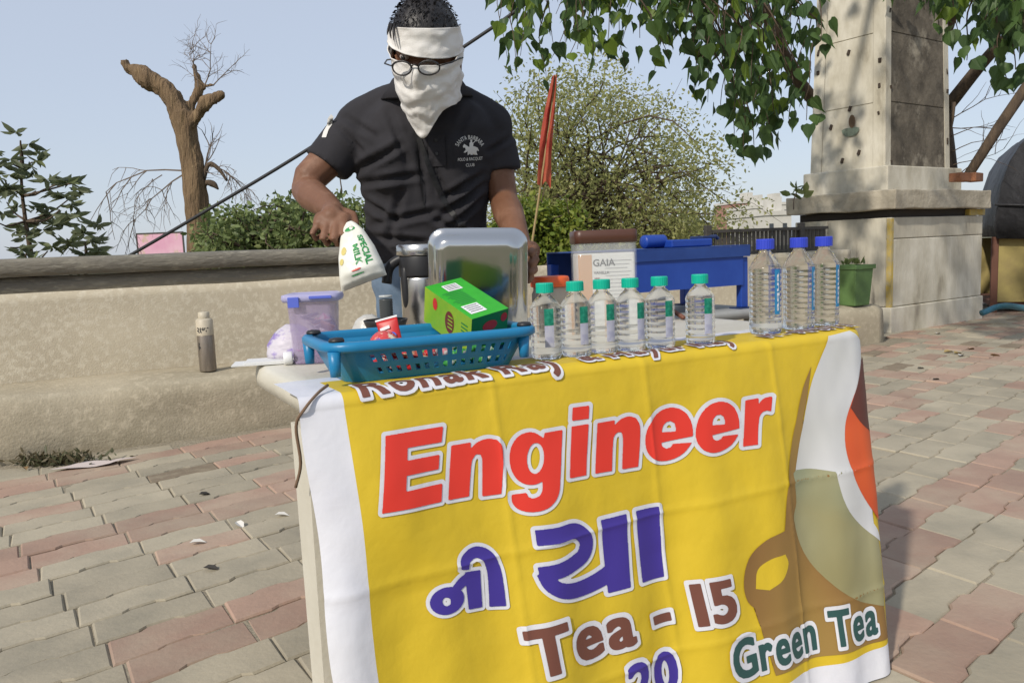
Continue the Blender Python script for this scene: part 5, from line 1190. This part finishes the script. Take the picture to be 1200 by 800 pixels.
# left hand (image right), gripping the edge of the tray
skin += [cap([W2, Vector((.042, 2.01, .945))], (.028, .032)), cap([(.055, 2.03, .95), (.028, 2.01, .935)], (.026, .024)),
    cap([(.052, 2.0, .955), (.062, 1.94, .955), (.052, 1.905, .945)], (.0115, .011, .009), 10), cap([(.052, 2.0, .935), (.064, 1.935, .930), (.052, 1.905, .922)], (.012, .011, .009), 10),
    cap([(.048, 2.0, .915), (.060, 1.935, .906), (.050, 1.905, .90)], (.0115, .011, .009), 10), cap([(.042, 2.0, .90), (.052, 1.95, .886), (.045, 1.915, .88)], (.010, .0095, .008), 10),
    cap([(.026, 2.02, .96), (.008, 1.97, .955), (.004, 1.935, .945)], (.0135, .012, .010), 10)]
V, Nn, Fc = union(skin, .0046, 2)
obj('body', ([tuple(Vector(v)-mb) for v in V], Fc), m_skin, man, smooth=True)
# ---- polo shirt
def sring(z, xc, yc, a, b, n=36, e=2.5, tilt=.0):
    out = []
    for k in range(n):
        t = 2*math.pi*k/n; c, s = math.cos(t), math.sin(t)
        out.append(Vector((xc+a*math.copysign(abs(c)**(2/e), c), yc+b*math.copysign(abs(s)**(2/e), s), z+tilt*s)))
    return out
tor = rings([sring(*l) for l in ((.93, -.238, 2.40, .180, .128), (.97, -.237, 2.392, .179, .128), (1.03, -.235, 2.38, .176, .127), (1.09, -.232, 2.362, .179, .128), (1.16, -.228, 2.345, .188, .130), (1.23, -.224, 2.325, .202, .130), (1.29, -.221, 2.31, .203, .122), (1.335, -.218, 2.30, .175, .105), (1.37, -.212, 2.285, .125, .088), (1.40, -.207, 2.272, .085, .074))])
sh1 = [S1+Vector((.03, 0, .0)), Vector((-.45, 2.295, 1.262)), Vector((-.482, 2.282, 1.222)), Vector((-.496, 2.277, 1.203))]
sh2 = [S2+Vector((-.03, 0, 0)), Vector((-.026, 2.338, 1.24)), Vector((-.018, 2.34, 1.20)), Vector((-.016, 2.34, 1.178))]
shirt_parts = [tor, tube(sh1, [.070, .067, .066, .067], 20), tube(sh2, [.070, .064, .062, .063], 20), cap([(-.205, 2.292, 1.405), (-.30, 2.297, 1.372), (-.40, 2.303, 1.322)], (.050, .056, .064)), cap([(-.205, 2.292, 1.40), (-.12, 2.31, 1.362), (-.035, 2.328, 1.305)], (.050, .056, .064)),
    cap([(-.30, 2.235, 1.24), (-.31, 2.25, 1.16)], (.055, .05)), cap([(-.14, 2.24, 1.24), (-.14, 2.26, 1.16)], (.055, .05))]
V, Nn, Fc = union(shirt_parts, .0075, 6)
folds = []   # (px a, px b, half width m, depth m)
def fold(a, b, w_=.014, d_=.010): folds.append((np.array(a, float), np.array(b, float), w_*420, d_))
for f in (((418, 200), (470, 170), .016, .014), ((424, 215), (492, 205), .015, .011), ((425, 235), (470, 262), .014, .011), ((566, 205), (520, 232), .014, .014), ((568, 215), (512, 258), .015, .013), ((566, 232), (525, 268), .012, .011),
          ((440, 262), (520, 246), .015, .010), ((436, 278), (500, 284), .014, .012), ((505, 255), (560, 280), .013, .010), ((488, 160), (500, 235), .012, .009), ((500, 175), (528, 240), .011, .009), ((455, 130), (478, 190), .016, .008), ((550, 130), (535, 160), .016, .007), ((398, 150), (425, 178), .012, .010), ((405, 138), (440, 160), .014, .008), ((600, 160), (572, 178), .012, .010), ((470, 225), (455, 285), .016, .010)):
    fold(*f)
out = []
for v, nn in zip(V, Nn):
    x, y, _ = proj(v); d = 0
    if nn[1] < .35:
        p = np.array((x, y))
        for a, b, w_, dp in folds:
            ab = b-a; t = np.clip(np.dot(p-a, ab)/np.dot(ab, ab), 0, 1); q = a+ab*t-p; dist2 = q[0]**2+q[1]**2
            env = math.sin(math.pi*min(1, max(.0, .12+.76*t)))
            sd_ = math.sqrt(dist2); d -= 1.15*dp*env*(math.exp(-(sd_/(w_*.62))**1.3)-.6*math.exp(-((sd_-w_*1.15)/(w_*.6))**2))
    d += .004*nz(v[0]*11, v[1]*11, v[2]*9)+.0022*nz(v[0]*26, v[1]*26, v[2]*22)
    out.append(Vector(v)+Vector(nn)*d)
SHV, SHF = out, Fc
shirt = obj('polo_shirt', ([tuple(v-mb) for v in out], Fc), m_shirt, man, smooth=True)
bvh = BVHTree.FromPolygons([tuple(v) for v in SHV], SHF)
def cast(x, y, off=.002, fallback=2.25):
    d = ray(x, y).normalized(); o = Vector((0, 0, CAM_H)); h = bvh.ray_cast(o, d)
    return (h[0]-d*off) if h[0] is not None else o+d*(fallback/d.y)
def decal(name, g2, mm, parent, off=.002, maxlen=4):
    if name.startswith('emblem'): g2 = ([(551+(v[0]-551)*.86, 180+(v[1]-180)*.86, 0) for v in g2[0]], g2[1])
    g2 = fine(g2, maxlen) if maxlen else g2
    return obj(name, ([tuple(cast(v[0], v[1], off)-mb) for v in g2[0]], g2[1]), mm, parent, smooth=True)
m_emb = mat('white_thread', (.62, .61, .58), .9)
decal('sleeve_badge', ([(388, 134, 0), (391, 137, 0), (389, 146, 0), (385, 152, 0), (382, 161, 0), (377, 161, 0), (379, 154, 0), (383, 147, 0), (384, 139, 0)], [tuple(range(9))]), m_emb, shirt, .003)
for nm, pl_ in (('emblem_horse', [(541, 170), (543, 167), (546, 169), (549, 171), (556, 170), (561, 172), (563, 176), (561.5, 177), (560.5, 175), (559.5, 178), (561, 182), (559.5, 182), (557, 178), (550, 177.5), (549, 182), (547.5, 182), (547.5, 177), (544, 179), (542, 178.5), (545, 175), (544, 172), (541.5, 172)]), ('emblem_rider', [(550, 171), (550, 166), (551.5, 164), (551, 162), (552.5, 160.5), (554, 162), (553.5, 164), (555.5, 167), (554.5, 171.2), (552, 172)]), ('emblem_mallet', [(554, 166), (559.5, 161), (560, 161.6), (554.5, 167)])):
    decal(nm, ([(x, y, 0) for x, y in pl_], [tuple(range(len(pl_)))]), m_emb, shirt)
tx = text_geo('SANTA BARBARA', .01); tw = max(v[0] for v in tx[0])
def arcp(v): a = R(205+130*(v[0]/tw)); r = 17+v[1]*8; return (550.5+r*math.cos(a), 178+r*math.sin(a)*1.02, 0)
decal('emblem_arc', ([arcp(v) for v in tx[0]], tx[1]), m_emb, shirt, .002, 6)
for body, x0, x1, y, hgt in (('POLO & RACQUET', 534, 568, 190.5, 6), ('CLUB', 545, 557, 198, 6)):
    tx = text_geo(body, .01); tw = max(v[0] for v in tx[0]); decal('emblem_text', ([(x0+(x1-x0)*v[0]/tw, y-v[1]*hgt-.06*(v[0]/tw*(x1-x0)), 0) for v in tx[0]], tx[1]), m_emb, shirt, .002, 6)
# collar, placket, strap
def col_half(sg):
    rs = []
    for i in range(13):
        a = R(8+150*i/12)*sg; f = i/12
        ca = Vector((math.sin(a), -math.cos(a), 0)); c0 = Vector((-.205, 2.262, 0))
        up = .012*f
        rs.append([c0+Vector((ca.x*.074, ca.y*.070, 1.412+up)), c0+Vector((ca.x*.080, ca.y*.075, 1.428+up)), c0+Vector((ca.x*(.094), ca.y*.090, 1.418+up)), c0+Vector((ca.x*(.118+.018*(1-f)), ca.y*(.112), 1.378-.02*(1-f)+up)), c0+Vector((ca.x*.112, ca.y*.105, 1.374-.02*(1-f)+up)), c0+Vector((ca.x*.085, ca.y*.080, 1.402+up))])
    return rings(rs)
obj('collar', join(*[([tuple(Lc(v)) for v in g_[0]], g_[1]) for g_ in (col_half(1), col_half(-1))]), m_shirt, shirt, smooth=True)
m_strap = mat('black_strap', (.010, .010, .011), .6)
for pts, wd_ in (([(487, 152), (492, 200), (497, 243)], 2.0), ([(486, 150), (505, 200), (522, 238), (540, 262), (556, 285)], 6.0)):
    g2 = stroke_poly(pts, (wd_, wd_)); decal('bag_strap', ([(v[0], v[1], 0) for v in g2[0]], g2[1]), m_strap, man, .004, 8)
g2 = stroke_poly([(511, 158), (513, 195)], (20, 20)); decal('placket', ([(v[0], v[1], 0) for v in g2[0]], g2[1]), m_shirt, shirt, .0035, 5)
for (x, y) in ((511, 164), (512, 180)): obj('button', lathe([(.004, -.001), (.005, 0), (.004, .001)], 10), m_dark, shirt, loc=Lc(cast(x, y, .005)), rot=(R(90), 0, 0))
# ---- jeans and shoes
jl = [rings([sring(z, xc, yc, a, b) for z, xc, yc, a, b in ((.02, -.335, 2.45, .055, .075), (.3, -.332, 2.435, .062, .07), (.55, -.322, 2.42, .075, .08), (.80, -.31, 2.41, .09, .10), (.9, -.30, 2.41, .09, .10))]), rings([sring(z, xc, yc, a, b) for z, xc, yc, a, b in ((.02, -.135, 2.45, .055, .075), (.3, -.14, 2.435, .062, .07), (.55, -.148, 2.42, .075, .08), (.80, -.16, 2.41, .09, .10), (.9, -.17, 2.41, .09, .10))]),
      rings([sring(z, -.237, 2.405, a, b) for z, a, b in ((.80, .15, .11), (.86, .172, .122), (.96, .168, .118), (.985, .164, .114))])]
V, Nn, Fc = union(jl, .011, 5)
obj('jeans', ([tuple(Vector(v)+Vector(n)*(.006*nz(v[0]*12, v[1]*12, v[2]*16))-mb) for v, n in zip(V, Nn)], Fc), m_jean, man, smooth=True)
for x in (-.335, -.135):
    V, Nn, Fc = union([cap([(x, 2.47, .045), (x, 2.38, .04), (x, 2.30, .03)], (.045, .045, .036))], .009, 2)
    obj('shoe', ([tuple(Vector((v[0], v[1], max(.002, v[2])))-mb) for v in V], Fc), m_dark, man, smooth=True)
# ---- white cloth: forehead band and the piece over nose, mouth and neck
def hab(z):
    zz = [-.20, -.15, -.10, -.05, 0, .05, .09, .13]; return (np.interp(z, zz, [.038, .050, .065, .0765, .083, .0855, .084, .078]), np.interp(z, zz, [.085, .092, .098, .106, .110, .1085, .105, .096]))
def shell(a0, a1, ztop, zbot, nu, nv, off, fold_amp, seed, hang=0):
    V_, F_ = [], []
    for side in (0, 1):
        for j in range(nv+1):
            for i in range(nu+1):
                an = R(a0+(a1-a0)*i/nu); t = j/nv; zt_, zb_ = ztop(an), zbot(an); z = zt_+(zb_-zt_)*t
                a, b = hab(z); o = off-(.0025 if side else 0)
                fl_ = fold_amp*(math.sin(z*130+math.sin(an*1.5+seed)*2.2+nz(an*2, z*20, seed)*3)*.5+nz(an*2.5+seed, z*38, 1)+.5*nz(an*6, z*70, seed+2))
                edge = .003*math.exp(-min(t, 1-t)*14)+(.017*math.exp(-(an/.17)**2-((z+.0)/.034)**2) if hang else 0)
                x = (a+o+fl_+edge)*math.sin(an); y = -(b+o+fl_+edge)*math.cos(an)+.012
                if hang and z < -.06: y += (-.06-z)*.28
                V_.append(tuple(Lc(H2(x, y, z))))
    n1 = (nu+1)*(nv+1)
    for j in range(nv):
        for i in range(nu):
            a = j*(nu+1)+i; F_.append((a, a+1, a+nu+2, a+nu+1)); F_.append((n1+a+1, n1+a, n1+a+nu+1, n1+a+nu+2))
    def rim_(seq):
        for p, q in zip(seq[:-1], seq[1:]): F_.append((p, n1+p, n1+q, q))
    rim_([i for i in range(nu+1)]); rim_([nv*(nu+1)+i for i in range(nu+1)][::-1]); rim_([j*(nu+1) for j in range(nv+1)][::-1]); rim_([j*(nu+1)+nu for j in range(nv+1)])
    return V_, F_
sf = thing('tmp_cloth', 'x', 'x'); bpy.data.objects.remove(sf)
scarf = obj('face_cloth', shell(-178, 178, lambda a: .031-.008*math.cos(a*1.0)-.010*math.sin(a)+.02*min(1, max(0, (abs(a)-1.0)/.5)), lambda a: -.086-.078*max(0, math.cos(a*1.25+.25))**2.2, 120, 60, .0045, .0046, 2, 1), m_scarf, man, smooth=True)
obj('forehead_band', shell(-178, 178, lambda a: .102-.004*math.sin(a)+.004*math.cos(a), lambda a: .056-.019*math.sin(a)-.014*math.cos(a), 120, 26, .0065, .0032, 7), m_scarf, scarf, smooth=True)
# ---- hair
HV, HF = [], []; nu, nv = 64, 30
for j in range(nv+1):
    for i in range(nu):
        an = 2*math.pi*i/nu; ph = .02+(math.pi*(.50+.15*math.tanh(2.5*(math.sin(an)+.25))))*j/nv
        x, y, z = math.sin(ph)*math.cos(an), math.sin(ph)*math.sin(an), math.cos(ph)
        st = .05*nz(math.cos(an)*5+z*2, math.sin(an)*5, z*3)+.035*nz(an*7, z*4+ph*2, 5)
        tp_ = .12*max(0, z)**2*(1-.6*y)
        k_ = 1+st*.8+tp_*.45
        HV.append((.0875*x*k_, .110*y*k_+.016, .112*z*k_+.058))
for j in range(nv):
    for i in range(nu): a, b = j*nu+i, j*nu+(i+1) % nu; HF.append((a, a+nu, b+nu, b))
HF.append(tuple(range(nu)))
hair = obj('hair', ([tuple(Lc(H2(*v))) for v in HV], HF), m_hair, man, smooth=True)
SV_, SF_ = [], []; random.seed(4)
for i in range(900):
    ph = random.uniform(.0, 1.25); an = random.uniform(0, 6.283); x, y, z = math.sin(ph)*math.cos(an), math.sin(ph)*math.sin(an), math.cos(ph)
    p = Vector((.0885*x, .111*y+.016, .118*z+.062)); d = Vector((x*.5+random.gauss(-.1, .2), y*.3-.30+random.gauss(0, .2), z*.12+random.gauss(0, .08))).normalized()
    if y < -.45: d = Vector((random.gauss(-.35, .3), -.5, -.25+random.gauss(0, .15))).normalized()
    L = random.uniform(.008, .014); n = Vector((x, y, z)); s_ = d.cross(n).normalized()*.0011
    k0 = len(SV_); e = p+d*L-n*L*.22; m_ = p+d*L*.55+n*.0015
    for q_ in (p-s_, p+s_, m_+s_*.8, e, m_-s_*.8): SV_.append(tuple(Lc(H2(*q_))))
    SF_.append(tuple(range(k0, k0+5)))
obj('hair_strands', (SV_, SF_), m_hair, hair)
lockp = [[H2(-.058, -.080, .115), H2(-.060, -.096, .098), H2(-.056, -.106, .084)], [H2(-.050, -.085, .115), H2(-.050, -.101, .096), H2(-.049, -.109, .080)], [H2(-.064, -.075, .115), H2(-.067, -.090, .100), H2(-.067, -.098, .092)]]
obj('forelock', join(*[tube([Lc(p) for p in q_], [.004, .003, .001], 5) for q_ in lockp]), m_hair, hair, smooth=True)
# ---- spectacles and eyes
gl = thing('spectacles_tmp', 'x', 'x'); bpy.data.objects.remove(gl)
gz0 = .017
fr = []
for sx in (-1, 1):
    loop = [H2(sx*.0335+.025*math.cos(a), -.123+.010*abs(math.cos(a)*sx*.5+.5)**2*1.2+.004, gz0+.0165*math.sin(a)-.004*(math.cos(a)*sx > .3)*0) for a in np.linspace(0, 2*math.pi, 25)]
    fr.append(tube([Lc(p) for p in loop], .0021, 6))
    fr.append(tube([Lc(H2(sx*.0335+.025*math.cos(a), -.1225+.006, gz0+.0165*math.sin(a))) for a in np.linspace(R(20), R(160), 10)], .0024, 6))
    fr.append(tube([Lc(H2(sx*.058, -.108, gz0+.004)), Lc(H2(sx*.084, -.085, gz0+.008)), Lc(H2(sx*.093, -.03, gz0+.010)), Lc(H2(sx*.092, .02, gz0+.006))], .002, 6))
fr.append(tube([Lc(H2(-.010, -.118, gz0+.004)), Lc(H2(0, -.124, gz0+.009)), Lc(H2(.010, -.118, gz0+.004))], .0018, 6))
spec = obj('spectacles', join(*fr), m_dark, man, smooth=True)
m_lens = mat('lens', (.3, .31, .31), .05, alpha=.10, spec=.6)
for sx in (-1, 1):
    ring = [Lc(H2(sx*.0335+.024*math.cos(a), -.1225+.010*abs(math.cos(a)*sx*.5+.5)**2*1.2+.004, gz0+.0155*math.sin(a))) for a in np.linspace(0, 2*math.pi, 25)[:-1]]
    obj('lens', (ring, [tuple(range(24))]), m_lens, spec)
    g_ = ell((sx*.033, -.079, .040), (.013, .012, .009), 14, 8); obj('eye', ([tuple(Lc(H2(*v))) for v in g_[0]], g_[1]), mat('eye_white', (.30, .25, .22), .3), man, smooth=True)
    g_ = ell((sx*.033-.002, -.0885, .038), (.006, .004, .006), 10, 6); obj('iris', ([tuple(Lc(H2(*v))) for v in g_[0]], g_[1]), m_dark, man, smooth=True)
# ------------------------------------------------------------------ milk pouch held by its top corner
pouch = thing('milk_pouch', 'white milk pouch with green lettering hanging from the hand', 'pouch', pv_(408, 264, 1.955)); pbm = Vector(pouch.location)
axT, axB = pv_(409, 260, 1.955), pv_(424, 333, 1.93); ax = (axB-axT); sx_ = (pv_(452, 324, 1.93)-pv_(399, 344, 1.93)); Wp = sx_.length; sx_ = sx_.normalized(); fwd = sx_.cross(ax.normalized()).normalized()
if fwd.y > 0: fwd = -fwd
def pouchpt(a, t, side, off=0):
    wv_ = np.interp(t, [0, .05, .2, .5, .8, 1], [.12, .26, .52, .80, .96, 1.0])*Wp/2
    dp = np.interp(t, [0, .08, .25, .55, .82, .95, 1], [.004, .009, .020, .033, .038, .024, .002])
    th = math.sqrt(max(0, 1-a*a))
    wr = .0022*nz(a*3+4, t*9, side*2)+.0012*nz(a*9, t*22, 3)
    p = axT+ax*t+sx_*(a*wv_+.006*t)+fwd*(side*(dp*th**.8+wr*th)+off*side)
    if t > .9: p += ax.normalized()*.010*(1-a*a)*0
    return p-pbm
pvv, pff = [], []; na, nt_ = 20, 36
for side in (1, -1):
    for j in range(nt_+1):
        for i in range(na+1): pvv.append(tuple(pouchpt(-1+2*i/na, j/nt_, side)))
n1 = (na+1)*(nt_+1)
for j in range(nt_):
    for i in range(na): a = j*(na+1)+i; pff.append((a, a+1, a+na+2, a+na+1)); pff.append((n1+a+1, n1+a, n1+a+na+1, n1+a+na+2))
m_pou = mat('milk_film', (.74, .74, .68), .3, (.70, .69, .60), 12, spec=.5)
obj('pouch', (pvv, pff), m_pou, pouch, smooth=True)
m_pg = mat('pouch_green', (.02, .26, .06), .4); m_pr = mat('pouch_red', (.5, .05, .03), .4); m_py = mat('pouch_yellow', (.62, .52, .18), .4)
def ptext(body, t0_, t1_, a_base, ah, mm, vert=True):
    tx = text_geo(body, .03, 0, .3); tw = max(v[0] for v in tx[0])
    obj('lettering', ([tuple(pouchpt(min(.93, a_base+v[1]*ah), t0_+(t1_-t0_)*v[0]/tw, 1, .0012)) for v in tx[0]], tx[1]), mm, pouch)
ptext('SPECIAL', .28, .78, .44, .42, m_pg); ptext('MILK', .40, .74, .0, .42, m_pg)
def pdot(name, ca, ct_, ra, rt_, mm): obj(name, ([tuple(pouchpt(ca+ra*math.cos(x), ct_+rt_*math.sin(x), 1, .0011)) for x in np.linspace(0, 6.283, 17)[:-1]], [tuple(range(16))]), mm, pouch)
pdot('green_mark', .0, .13, .55, .035, m_pg); pdot('yellow_mark', -.55, .45, .16, .06, m_py); pdot('yellow_mark', -.7, .6, .12, .05, m_py); pdot('red_mark', -.05, .80, .22, .018, m_pr); pdot('green_mark', -.05, .87, .3, .010, m_pg)
